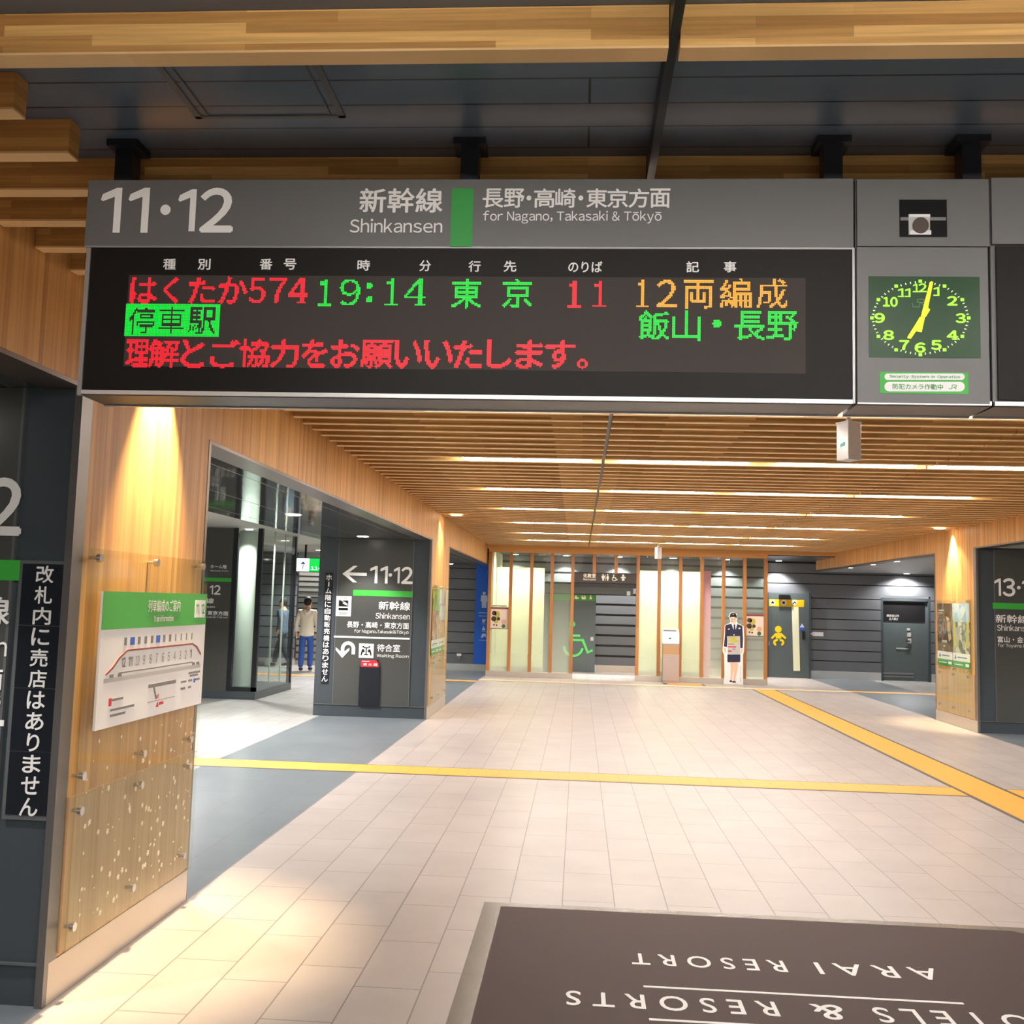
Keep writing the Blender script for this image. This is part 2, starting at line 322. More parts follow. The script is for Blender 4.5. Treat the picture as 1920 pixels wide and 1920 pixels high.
# dark boarded walls beyond the partition, grooves between the boards are real gaps
def boards(name, x0, x1, y, z0, z1, pitch=.262, gap=.028, first=None):
    w = struct(name, bx(x0, x1, y + .03, y + .15, z0, z1), 'groove_black')
    mb = MB(); z = z0 if first is None else first
    while z < z1 - .02:
        mb.box(x0, x1, y, y + .03, z, min(z + pitch - gap, z1)); z += pitch
    mb.build('board_cladding', 'board_gray', w)
    return w
boards('wall_back', -5.4, -2.1, 24.55, .165, 2.57, .262, .02)
boards('wall_back', -2.1, 4.76, YB, .17, 2.93, .262, .055)
boards('wall_back', 5.83, 7.6, YB + .02, .2, 2.125, .262, .022)
boards('wall_back', 8.83, 12, YB + .02, .2, 2.125, .262, .022)
boards('wall_back', 4.76, 12, YB + .02, 2.126, 2.93, .262, .022)
boards('wall_back', -12, -7.05, 24.5, .165, 2.82, .262, .022)
for a, b, y, h in ((-5.4, -2.1, 24.54, .165), (.46, 4.76, YB - .01, .17), (5.83, 7.6, YB + .01, .2), (8.83, 12, YB + .01, .2), (-12, -7.05, 24.49, .165)):
    struct('baseboard_back', bx(a, b, y, y + .12, 0, h), 'base_steel' if a < 0 or a > 5 else 'kick_steel')
struct('wall_left', bx(-2.1, -2.0, YG + .1, YB, 0, 2.95), 'cream')
struct('wall_left', bx(-12.1, -12, -14, 29, 0, 2.9), 'dark_panel')
struct('wall_light_block', bx(-12, 12, -14.1, -14, 0, 3.2), 'light_gray')  # unseen end wall, added to keep world light out of the hall
struct('wall_right', bx(12, 12.1, -14, YB + .4, 0, 2.8), 'dark_panel')

# ---------------------------------------------------------------- piers
def pier(side, y0, y1, far):
    """panelled pier: dark front, timber side towards the hall"""
    s = -1 if side == 'left' else 1; xa = XL if s < 0 else XR; top = (LZ if s < 0 else RZ) - .02
    b = struct('pillar', bx(xa + s * .02, xa + s * far, y0 + .01, y1, 0, top - .001), 'dark_panel')
    bx(xa, xa + s * .02, y0 + .012, y1 - .012, .17, top + .02).build('timber_cladding', 'wall_wood', b)
    bx(xa - s * .004, xa + s * .02, y0 + .02, y1, 0, .168).build('kick_plate', 'kick_steel', b)
    e = MB().box(xa - s * .003, xa + s * .03, y0 - .012, y0 + .082, 0, top + .02); e.build('corner_trim', 'edge_metal', b)
    MB().box(xa - s * .003, xa + s * .03, y1 - .022, y1 + .012, 0, top + .02).build('corner_trim', 'brown_metal', b)
    ca, cb = sorted((xa + s * .262, xa + s * 1.37))
    bx(ca, cb, y0 - .004, y0 + .012, .17, top - .002).build('centre_panel', 'mid_panel', b)
    sm = MB()
    for x in (ca, cb): sm.box(x - .006, x + .006, y0 - .006, y0 + .01, .17, top - .002)
    sm.box(xa + s * .03, xa + s * far, y0 - .006, y0 + .01, .164, .172)
    sm.build('panel_seams', 'seam_line', b)
    return b
pier('left', 4.08, 5.56, 1.63)
pier('left', 14.3, 16.3, 1.65)
pier('right', 15.05, 16.75, 1.65)

# ---------------------------------------------------------------- timber battens of the ceiling
PITCH = .27; Y0 = 2.278
ROWS = [9.08, 11.43, 14.05, 16.45, 18.75, 21.03]
NAMES = ['first', 'second', 'third', 'fourth', 'fifth', 'sixth']
ORD = ['first', 'second', 'third', 'fourth', 'fifth', 'sixth', 'seventh', 'eighth', 'ninth', 'tenth', 'eleventh', 'twelfth', 'thirteenth', 'fourteenth']
def batten(x0, x1, y, label, grp='timber ceiling battens'):
    o = MB().box(x0, x1, y, y + .06, ZC + .006, ZP - .001).build('ceiling_batten', 'slat_wood', None, 0, (x0, y, ZC))
    bx(x0, x1, y, y + .06, ZC, ZC + .006).build('lit_underside', 'lit_underside_wood', o)  # underside strip, floor bounce light put into its paler wood colour
    return tag(o, label, 'ceiling batten', grp)
BAYS = [(XL + .002, .186, 'left'), (.214, 3.163, 'middle'), (3.177, XR - .002, 'right')]
batten(XL + .002, .186, Y0, 'deep timber batten along the top edge of the photo, left of the dark joint', 'timber ceiling battens')
batten(.214, 3.163, Y0, 'deep timber batten along the top edge of the photo, right of the dark joint', 'timber ceiling battens')
batten(XL + .002, -1.60, Y0 + PITCH, 'short cut-off timber batten, the nearer and higher of two at upper left')
batten(XL + .002, -1.585, Y0 + 2 * PITCH, 'short cut-off timber batten, the lower of two at upper left')
master = {}
k = 3
between = 0; last = None
while Y0 + k * PITCH < YG - .05:
    y = Y0 + k * PITCH
    near = [r for r in ROWS if abs(r - y) < .1]
    ahead = [i for i, r in enumerate(ROWS) if r < y]
    row = ahead[-1] if ahead else None
    if row != last: between = 0; last = row
    between += 1
    for x0, x1, bay in BAYS:
        if k <= 12: continue
        where = (f'{ORD[min(between,11)]} row' if False else '')
        lab = (f'timber batten in the {bay} ceiling bay, {ORD[between - 11]} row below the hanging board' if row is None
               else f'timber batten in the {bay} ceiling bay, {ORD[between-1]} behind the {NAMES[row]} strip light row')
        key = bay
        if key not in master:
            master[key] = batten(x0, x1, y, lab)
        else:
            c = master[key].copy(); COL.objects.link(c); c.location.y = y; c['label'] = lab
            for ch in master[key].children: e_ = ch.copy(); COL.objects.link(e_); e_.parent = c
    if k <= 12:
        for x0, x1, bay in BAYS:
            lab = f'timber batten of the {bay} bay behind the hanging board, {ORD[k-3]} past the cut ones'
            if bay == 'left' and k <= 6: lab = f'timber batten at the upper left, {ORD[k-3]} of four below the two short cut battens'
            batten(x0, x1, y, lab)
    k += 1
struct('trim_2', bx(.188, .212, -6, YG - .01, ZC + .03, ZP - .001), 'near_black_blue')
struct('trim_3', bx(XL - .01, XR + .01, YG - .06, YG + .1, 2.95, ZP - .0005), 'wall_wood')

# strip lights tucked between battens
XS = [(-1.12, .09), (.345, 1.53), (1.80, 3.03), (3.24, 4.45)]
PLACE = ['leftmost', 'second from left', 'third from left', 'rightmost']
proto = None
def strip(x0, x1, y, label):
    o = thing('strip_light', (x0, y, ZC), label, 'ceiling light', 'strip lights in the batten ceiling')
    bx(x0 - .03, x1 + .03, y + .062, y + .208, ZC + .035, ZP - .002).build('light_housing', 'white', o)
    bx(x0, x1, y + .066, y + .204, ZC + .006, ZC + .03).build('diffuser', 'strip_emit', o)
    return o
rows_unseen = [(-2.5, 'behind the camera'), (.95, 'over the camera'), (-5.4, 'far behind the camera'), (-7.8, 'farther behind the camera'), (-10.2, 'farthest behind the camera'), (6.6, 'just behind the hanging board')]  # unseen rows, added and placed for light on the board and floor
for r, nm in zip(ROWS, NAMES):
    for (a, b), pn in zip(XS, PLACE):
        # snap to the gap behind the nearest batten
        kk = round((r - .1 - Y0) / PITCH); strip(a, b, Y0 + kk * PITCH, f'glowing ceiling strip light, {pn} in the {nm} row beyond the board')
for r, nm in rows_unseen:
    for (a, b), pn in zip(XS, PLACE):
        kk = round((r - .1 - Y0) / PITCH); strip(a, b, Y0 + kk * PITCH, f'unseen ceiling strip light {nm}, {pn} of its row')

def downlight(x, y, z, label, power, warm=False, r=.075, ang=95, blend=.5, aim=None, grp='round downlights'):
    o = thing('downlight', (x, y, z), label, 'downlight', grp)
    rim = MB(); n = 24
    vs = []
    for rr, zz in ((r + .018, z - .001), (r, z - .008)): vs += [(x + rr * math.cos(2 * math.pi * i / n), y + rr * math.sin(2 * math.pi * i / n), zz) for i in range(n)]
    rim.add(vs, [(i, n + i, n + (i + 1) % n, (i + 1) % n) for i in range(n)], True); rim.build('rim', 'white', o)
    MB().tube((x, y, z - .001), (x, y, z - .006), r, n=24).build('lens', 'warm_emit' if warm else 'down_emit', o)
    L = bpy.data.lights.new('lamp', 'SPOT'); L.energy = power; L.spot_size = math.radians(ang); L.spot_blend = blend; L.shadow_soft_size = .04
    L.color = (1, .80, .55) if warm else (1, .96, .92)
    lo = bpy.data.objects.new('lamp', L); COL.objects.link(lo); lo.parent = o; lo.location = (0, 0, -.02)
    if aim: lo.rotation_euler = Vector(aim).to_track_quat('-Z', 'Y').to_euler()
    return o
downlight(-1.93, 15.25, ZC, 'warm downlight at the ceiling edge by the far left pier', 60, True, .085, ang=100)
downlight(5.56, 15.75, ZC, 'warm downlight at the ceiling edge by the right pier', 60, True, .085, ang=100)
def washer(x, y, s, label, power):
    """narrow spot tucked between the battens, grazing the timber of a pier"""
    o = thing('wall_washer', (x, y, ZC + .03), label, 'spotlight', 'spotlights grazing the timber piers')
    MB().tube((x, y, ZC + .03), (x, y, ZP - .001), .034, n=20).build('spot_body', 'white', o)
    MB().tube((x, y, ZC + .028), (x, y, ZC + .03), .028, n=20).build('lens', 'warm_emit', o)
    L = bpy.data.lights.new('lamp', 'SPOT'); L.energy = power; L.spot_size = math.radians(58); L.spot_blend = .8; L.shadow_soft_size = .02; L.color = (1, .76, .45)
    lo = bpy.data.objects.new('lamp', L); COL.objects.link(lo); lo.parent = o; lo.location = (0, 0, -.01); lo.rotation_euler = Vector((s * .12, 0, -1)).to_track_quat('-Z', 'Y').to_euler()
washer(-2.06, 4.83, -1, 'spotlight washing the timber of the near left pier', 950)
washer(-2.06, 15.02, -1, 'spotlight washing the timber of the far left pier', 560)
washer(5.73, 15.93, 1, 'spotlight washing the timber of the right pier', 650)
for i, (y, l) in enumerate(((3.4, 'round downlight in the polished left aisle ceiling beside the camera'), (6.9, 'round downlight in the polished left aisle ceiling by the near pier'), (10.37, 'round downlight in the polished left aisle ceiling, nearest one in view'), (13.8, 'round downlight in the polished ceiling just before the far left pier'), (18.6, 'round downlight in the left aisle ceiling behind the far pier'), (21.6, 'round downlight at left rear, the nearer of two by the boarded wall'), (23.3, 'round downlight at left rear, the farther of two by the boarded wall'))):
    downlight(-3.06, y, 2.57, l, 130 if y < 20 else 30)
for i, (x, y, p) in enumerate(((6.04, 22.75, 60), (6.03, 21.0, 60), (6.05, 19.5, 60))):
    downlight(x, y, 2.69, ['farthest of three downlights in the right aisle ceiling', 'middle of three downlights in the right aisle ceiling', 'nearest of three downlights in the right aisle ceiling'][i], p)
for i, x in enumerate((-1.64, -.35, 1.01, 2.35, 3.7, 5.0)):
    downlight(x, 25.38, 2.93, f'downlight in the dark ceiling behind the glass partition, {["first","second","third","fourth","fifth","sixth"][i]} from left', 260, ang=110)
downlight(8.15, 25.42, 2.69, 'downlight above the dark steel door in the right aisle', 240, ang=150)
for x, y, l in ((-5.0, 8, 'near'), (-5.0, 12.2, 'middle'), (-4.6, 19.6, 'far'), (-6.2, 23.3, 'stair foot')):  # unseen lamps, added to brighten the white floor of the left concourse
    downlight(x, y, 2.82, f'unseen added downlight in the pale ceiling of the left concourse, {l} one', 800 if y < 19 else 420, r=.09, ang=140)
for x, y, l in ((8.2, 12, 'nearer'), (8.5, 19, 'farther')):  # unseen lamps, added to lighten the floor on the right side
    downlight(x, y, 2.69, f'{l} unseen added downlight over the white tiles of the right concourse', 450, r=.09, ang=140)

# ---------------------------------------------------------------- tactile paving, floor mat
def tactile(x0, x1, y0, y1, label, along, M='tactile_yellow', seam=.3):
    o = thing('tactile_paving', ((x0 + x1) / 2, (y0 + y1) / 2, 0), label, 'tactile paving', 'tactile paving strips')
    mb = MB()
    if along == 'x':
        mb2 = MB(); a = x0
        n = max(1, round((x1 - x0) / seam)); w = (x1 - x0) / n
        for i in range(n): mb2.box(x0 + i * w + .001, x0 + (i + 1) * w - .001, y0 + .03, y1 - .03, 0, .004)
        mb.box(x0, x1, y0, y1, 0, .002)
    else:
        mb2 = MB(); n = max(1, round((y1 - y0) / seam)); w = (y1 - y0) / n
        for i in range(n): mb2.box(x0 + .045, x1 - .045, y0 + i * w + .001, y0 + (i + 1) * w - .001, 0, .004)
        mb.box(x0, x1, y0, y1, 0, .002)
    mb2.build('yellow_blocks', M, o); mb.build('dark_border', 'strip_edge', o)
    return o
tactile(-8.5, 3.70, 9.80, 10.28, 'yellow tactile strip crossing the hall floor from the left aisle', 'x')
tactile(4.22, 9.5, 9.80, 10.28, 'yellow tactile strip stub branching to the right edge of the photo', 'x')
tactile(3.70, 4.22, -2, 21.6, 'broad yellow tactile strip running down the right of the hall', 'y')
tactile(-8.5, -2.15, 21.2, 21.6, 'far yellow tactile strip on the left aisle floor', 'x')
tactile(-2.15, 5.82, 21.62, 22.02, 'yellow tactile strip, painted overexposed pale, just before the glass partition', 'x', 'tactile_overexposed')  # same yellow strip, its blown-out brightness put into a pale colour
tactile(5.82, 9.5, 21.7, 22.1, 'far yellow tactile strip on the right aisle floor', 'x')
o = thing('tactile_paving', (2.36, 22.4, 0), 'small yellow tactile patch in front of the kiosk', 'tactile paving', 'tactile paving strips')
bx(1.98, 2.74, 22.2, 22.62, 0, .004).build('yellow_blocks', 'tactile_yellow', o); bx(1.9, 2.82, 22.2, 22.62, 0, .002).build('dark_border', 'strip_edge', o)
fm = thing('floor_graphic', (1.0, 4.6, 0), 'dark brown resort advertisement stuck on the floor, lettering upside down', 'floor sticker')
MB().prism(FLOOR, [(-2.53, -5.80), (.50, -5.80), (.50, -3.1), (-2.53, -3.1)], 0, .0015).build('clear_margin', 'mat_film', fm)
MB().prism(FLOOR, [(-2.38, -5.73), (.40, -5.73), (.40, -3.2), (-2.44, -3.2), (-2.44, -5.68)], 0, .0025).build('printed_film', 'mat_brown', fm)
mb = MB()
mb.textuv(FLOOR, 'A R A I', -1.735, -5.075, -1.17, -4.925, .012, .0032, True); mb.textuv(FLOOR, 'R E S O R T', -1.02, -5.075, -.29, -4.925, .012, .0032, True)
mb.textuv(FLOOR, 'H O T E L S', -2.10, -4.555, -1.29, -4.40, .012, .0032, True); mb.textuv(FLOOR, '&', -1.16, -4.555, -1.03, -4.40, .012, .0032, True); mb.textuv(FLOOR, 'R E S O R T S', -.88, -4.555, .02, -4.40, .012, .0032, True)
mb.rectuv(FLOOR, -1.72, -4.665, -.325, -4.645, .0032, .0026); mb.rectuv(FLOOR, -1.72, -4.31, -.325, -4.29, .0032, .0026)
mb.build('lettering', 'white_letter', fm)

# ---------------------------------------------------------------- hanging departure boards
BY = 2.93; B = front(BY)
def shell(name, label, cat, x0, x1, posts, px_left):
    z0, z1 = 2.313, 2.995
    o = thing(name, ((x0 + x1) / 2, BY + .08, z0), label, cat)
    bx(x0, x1, BY + .006, BY + .165, z0 + .004, z1).build('housing', 'sign_gray', o, .004)
    rim = MB().box(x0 + .002, x1 - .002, BY - .006, BY + .006, z0 - .006, z0 + .006); rim.build('bottom_rim', 'bright_rim', o)
    MB().box(x0 + .002, x1 - .002, BY + .006, BY + .16, z0 - .008, z0 + .003).build('underside', 'near_black_blue', o)
    MB().box(x0 + .002, x1 - .002, BY + .16, BY + .172, z0 - .012, z0 + .004).build('rear_rim', 'bright_rim', o)
    for p in posts:
        q = bx(p - .028, p + .028, BY + .04, BY + .10, z1 - .002, ZP - .001).build('hanger_post', 'near_black_blue', o)
        MB().box(p - .05, p + .05, BY + .02, BY + .12, ZP - .022, ZP - .001).build('ceiling_flange', 'near_black_blue', q)
    return o
xl, xr = B.uv(161, 540)[0], B.uv(1600, 550)[0]
db = shell('departure_board', 'wide grey departure board with red, green and amber display text', 'departure board', xl, xr - .003, (-1.485, -.37, .745), 161)
MB().rect(B, 164, 338, 1599, 463, .006, -.004).build('header_panel', 'sign_gray', db)
scr = MB().rect(B, 163, 466, 1597, 741, .002, -.004).build('display_window', 'screen_black', db)
MB().rect(B, 155, 466, 162.5, 742, .006, -.004).rect(B, 1597.5, 466, 1602, 757, .006, -.004).rect(B, 160, 462.5, 1600, 466.5, .004, -.004).build('window_frame', 'sign_edge', db)
MB().rect(B, 237, 519, 1510, 694, .003, .0021).build('display_matrix', 'led_off', scr)
L = MB()
L.text(B, '11', 190, 354, 281, 438, .012, .0075).text(B, '12', 335, 354, 440, 438, .012, .0075).disc(B, 312, 395, 9.5, .0075, .006)
L.text(B, '新幹線', 676, 355, 830, 400, .022, .0075).text(B, 'Shinkansen', 657, 412, 830, 438, .006, .0075)
for ch, a, b in (('長', 906, 944), ('野', 946, 983), ('高', 1002, 1040), ('崎', 1042, 1079), ('東', 1100, 1138), ('京', 1139, 1177), ('方', 1179, 1216), ('面', 1219, 1256)): L.text(B, ch, a, 356, b, 391, .02, .0075)
for cx in (992, 1089): L.disc(B, cx, 373, 4.5, .0075, .006)
L.text(B, 'for Nagano, Takasaki & Tōkyō', 906, 397, 1240, 421, .004, .0075)
L.build('white_lettering', 'white_letter', db)
MB().rect(B, 846, 355, 887, 464, .0072, .006).build('green_line_mark', 'sign_green', db)
L = MB()
for ch, a, b, y in (('種', 307, 330, 486), ('別', 372, 395, 486), ('番', 488, 511, 486), ('号', 533, 556, 486), ('時', 671, 694, 488), ('分', 787, 808, 489), ('行', 879, 901, 490), ('先', 945, 968, 490), ('のりば', 1066, 1129, 491), ('記', 1287, 1310, 491), ('事', 1357, 1380, 491)): L.text(B, ch, a, y, b, y + 20, .022, .003)
L.build('column_headings', 'white_letter', scr)
# LED characters rasterised on one dot grid
GP = abs(B.uv(962.9, 600)[0] - B.uv(960, 600)[0])
def led(mb, body, x0, y0, x1, y1, bold=.012, invert=None, extra=()):
    vs, fs = glyph(body, bold) if body != '1' else ([(-9, -9), (-9.1, -9), (-9, -9.1)], [(0, 1, 2)])
    rx0, ry0, rx1, ry1 = invert or (x0, y0, x1, y1)
    ym, xm = (y0 + y1) / 2, (x0 + x1) / 2
    u0, u1, v0, v1 = B.uv(x0, ym)[0], B.uv(x1, ym)[0], B.uv(xm, y1)[1], B.uv(xm, y0)[1]
    bvh = BVHTree.FromPolygons([Vector((u0 + (u1 - u0) * q[0], v0 + (v1 - v0) * q[1], 0)) for q in vs], fs)
    ex = [(u0 + (u1 - u0) * e[0], v0 + (v1 - v0) * e[1], u0 + (u1 - u0) * e[2], v0 + (v1 - v0) * e[3]) for e in extra]
    if invert: U0, U1, V0, V1 = B.uv(rx0, ym)[0], B.uv(rx1, ym)[0], B.uv(xm, ry1)[1], B.uv(xm, ry0)[1]
    else: U0, U1, V0, V1 = u0, u1, v0, v1
    i0, i1, j0, j1 = [round(q / GP) for q in (U0, U1, V0, V1)]
    for i in range(i0, i1 + 1):
        for j in range(j0, j1 + 1):
            u, v = i * GP, j * GP
            hit = bvh.ray_cast(Vector((u, v, 1)), Vector((0, 0, -1)))[0] is not None or any(e[0] <= u <= e[2] and e[1] <= v <= e[3] for e in ex)
            if hit != bool(invert):
                h = GP * .44
                mb.add([B.at(u - h, v - h, .0042), B.at(u + h, v - h, .0042), B.at(u + h, v + h, .0042), B.at(u - h, v + h, .0042)], [(0, 1, 2, 3)])
SER = ((0, 0, 1, .08), (.0, .80, .5, .88)); ONE = ((0, 0, 1, .07), (.4, 0, .64, 1), (.1, .78, .5, .9)); FOUR = ((.5, 0, .98, .06),)
R, G, A = MB(), MB(), MB()
for ch, a, b in (('は', 246, 295), ('く', 308, 335), ('た', 356, 403), ('か', 412, 464)): led(R, ch, a, 521, b, 569, .03)
for ch, a, b, e in (('5', 468, 498, ()), ('7', 505, 538, ()), ('4', 542, 577, FOUR)): led(R, ch, a, 522, b, 569, .02, None, e)
for ch, a, b, e in (('1', 597, 624, ONE), ('9', 638, 676, ()), ('1', 722, 748, ONE), ('4', 758, 800, FOUR)): led(G, ch, a, 524, b, 574, 0, None, e)
for yy in (537, 562): led(G, '●', 687, yy - 6, 699, yy + 6)
led(G, '東', 847, 523, 903, 578); led(G, '京', 943, 523, 998, 578)
led(R, '1', 1063, 528, 1090, 577, 0, None, ONE); led(R, '1', 1112, 528, 1138, 577, 0, None, ONE)
led(A, '1', 1193, 526, 1218, 576, 0, None, ONE); led(A, '2', 1232, 526, 1268, 576); led(A, '両', 1282, 525, 1337, 578); led(A, '編', 1350, 524, 1408, 578); led(A, '成', 1418, 524, 1476, 579)
for ch, a, b, ia, ib in (('停', 243, 292, 237, 295.5), ('車', 298, 347, 296, 351.5), ('駅', 355, 406, 352, 410)): led(G, ch, a, 577, b, 627, 0, (ia, 572, ib, 631))
for ch, a, b in (('飯', 1197, 1255), ('山', 1260, 1313), ('長', 1377, 1434), ('野', 1438, 1495)): led(G, ch, a, 584, b, 638, .018)
led(G, '●', 1336, 600, 1352, 616)
for ch, a, b in (('理', 238, 280), ('解', 280, 336), ('と', 342, 384), ('ご', 396, 449), ('協', 450, 505), ('力', 508, 560), ('を', 567, 614), ('お', 622, 674), ('願', 677, 736), ('い', 740, 790), ('い', 797, 848), ('た', 851, 904), ('し', 914, 958), ('ま', 968, 1017), ('す', 1023, 1077)): led(R, ch, a, 637 + (a - 240) / 250, b, 688 + (a - 240) / 250, .032)
led(R, '。', 1083, 674, 1101, 691, .02)
R.build('red_display_text', 'led_red', scr); G.build('green_display_text', 'led_green', scr); A.build('amber_display_text', 'led_amber', scr)

# clock and camera panel next to the board
cx0, cx1 = B.uv(1604, 550)[0], B.uv(1858, 550)[0]
cp = shell('clock_panel', 'grey hanging panel with a green clock and a small camera window', 'clock', cx0 + .001, cx1 - .003, (1.155,), 1604)
MB().rect(B, 1606, 338, 1853, 463, .006, -.004).build('header_panel', 'sign_gray', cp)
MB().rect(B, 1606, 465, 1852, 757, .006, -.004).build('clock_fascia', 'sign_gray', cp)
q = crop(1620, 500, 7.678)
cw = MB().rect(B, 1685, 376, 1774, 446, .0068, .006).build('camera_window', 'window_black', cp)
MB().rect(B, 1702, 404, 1742, 442, .0078, .007).build('camera_body', 'light_gray', cw)
MB().disc(B, 1724, 425, 15, .012, .008).build('camera_lens', 'poster_brown', cw)
MB().rect(B, 1704, 434, 1744, 442, .0095, .008).rect(B, 1703, 404, 1742, 409, .0095, .008).build('camera_bracket', 'white', cw)
MB().rect(B, 1687, 409, 1772, 415, .0077, .007).build('window_bar', 'mid_gray', cw)
ck = MB().rect(B, 1628, 520, 1836, 672, .0072, .006).build('clock_face', 'clock_green', cp)
n1, n2 = MB(), MB()
for s_, x0, y0, x1, y1 in (('12', 690, 255, 890, 380), ('1', 985, 305, 1070, 432), ('2', 1188, 442, 1320, 568), ('3', 1310, 690, 1440, 820), ('4', 1185, 935, 1330, 1062), ('5', 958, 1076, 1092, 1205), ('6', 724, 1110, 862, 1243), ('7', 500, 1076, 630, 1205), ('8', 272, 932, 410, 1062), ('9', 147, 685, 278, 817), ('10', 265, 455, 465, 585), ('11', 475, 325, 655, 450)):
    a, b = q(x0, y0), q(x1, y1); n1.text(B, s_, *a, *b, .05, .0085)
    for one in {'12': [(690, 805)], '1': [(985, 1070)], '10': [(265, 345)], '11': [(475, 560), (572, 655)], '4': [(1250, 1330)]}.get(s_, []):
        c0, c1 = q(one[0], y1 - 16), q(one[1], y1); n1.rect(B, *c0, *c1, .0085, .008)
for i in range(60):
    a = math.radians(i * 6); ex, ey = 695 * math.sin(a), -528 * math.cos(a)
    p = q(797 + ex, 750 + ey)
    if i % 5 == 0: n1.rect(B, p[0] - 3.2, p[1] - 2.8, p[0] + 3.2, p[1] + 2.8, .0085, .008)
    else:
        p2 = q(797 + ex * .955, 750 + ey * .945); n2.line(B, p, p2, 1.7, .0085, .008)
n1.build('numerals', 'clock_lit', ck); n2.build('minute_marks', 'clock_tick', ck)
MB().poly(B, [q(*p) for p in ((930, 240), (955, 225), (978, 240), (905, 605), (935, 635), (870, 740), (800, 735), (830, 620))], .0105, .0095).build('minute_hand', 'hand_yellow', ck)
MB().poly(B, [q(*p) for p in ((790, 735), (860, 745), (815, 955), (735, 940), (660, 1048), (612, 1042), (612, 1020), (720, 850))], .0095, .0088).build('hour_hand', 'hand_yellow', ck)
lg = MB(); lg.line(B, q(790, 530), q(790, 590), 1.3, .0085, .008).line(B, q(790, 590), q(690, 590), 1.3, .0085, .008).line(B, q(690, 590), q(680, 530), 1.3, .0085, .008).line(B, q(755, 480), q(755, 530), 1.3, .0085, .008).line(B, q(755, 484), q(850, 484), 1.3, .0085, .008).line(B, q(850, 484), q(850, 525), 1.3, .0085, .008).line(B, q(760, 525), q(850, 525), 1.3, .0085, .008).line(B, q(800, 525), q(850, 570), 1.3, .0085, .008)
lg.build('railway_logo', 'logo_green', ck)
st = MB().rect(B, 1648, 699, 1814, 739, .007, .006).build('security_sticker', 'green_mark', cp)
w = MB()
def pill(mb, x0, y0, x1, y1, h, b):
    r = (y1 - y0) / 2; pts = [(x0 + r - r * math.sin(math.pi * i / 10), y0 + r - r * math.cos(math.pi * i / 10)) for i in range(11)] + [(x1 - r + r * math.sin(math.pi * i / 10), y0 + r + r * math.cos(math.pi * i / 10)) for i in range(11)]
    mb.poly(B, pts, h, b)
pill(w, 1657, 701.5, 1807, 713.5, .0077, .007); pill(w, 1657, 717, 1807, 735, .0077, .007); w.build('white_field', 'white', st)
w = MB().text(B, 'Security  System  in  Operation', 1666, 704.5, 1798, 711.5, .01, .0082).text(B, '防犯カメラ作動中', 1672, 721, 1766, 731.5, .012, .0082)
w.line(B, (1777, 730), (1783, 730), 1.2, .0082, .0078).line(B, (1783, 730), (1783, 723), 1.2, .0082, .0078).line(B, (1783, 723), (1791, 723), 1.2, .0082, .0078).line(B, (1791, 723), (1791, 727), 1.2, .0082, .0078).line(B, (1785, 727), (1791, 727), 1.2, .0082, .0078).line(B, (1787, 727), (1791, 731), 1.2, .0082, .0078)
w.build('sticker_text', 'sign_green', st)
rx0 = cx1 + .002
d2 = shell('departure_board', 'second dark departure board cut off at the right edge of the photo', 'departure board', rx0, rx0 + 2.37, (rx0 + .09 + .9, rx0 + 1.9), 0)
bx(rx0 + .002, rx0 + 2.36, BY - .006, BY + .004, 2.79, 2.992).build('header_panel', 'sign_gray', d2)
bx(rx0 + .014, rx0 + 2.36, BY - .002, BY + .004, 2.325, 2.785).build('display_window', 'screen_black', d2)
# ceiling hatch in the recess
mb = MB()
for a, b, c, d in ((-1.19, -1.17, 2.4, 2.82), (-.75, -.73, 2.4, 2.82), (-1.19, -.73, 2.805, 2.82), (-1.15, -1.145, 2.4, 2.8), (-.775, -.77, 2.4, 2.8)): mb.box(a, b, c, d, ZP - .004, ZP - .0005)
tag(mb.build('ceiling_hatch', 'seam_line', None, 0, (-.96, 2.6, ZP)), 'thin square hatch frame in the dark metal ceiling above the board', 'ceiling hatch')

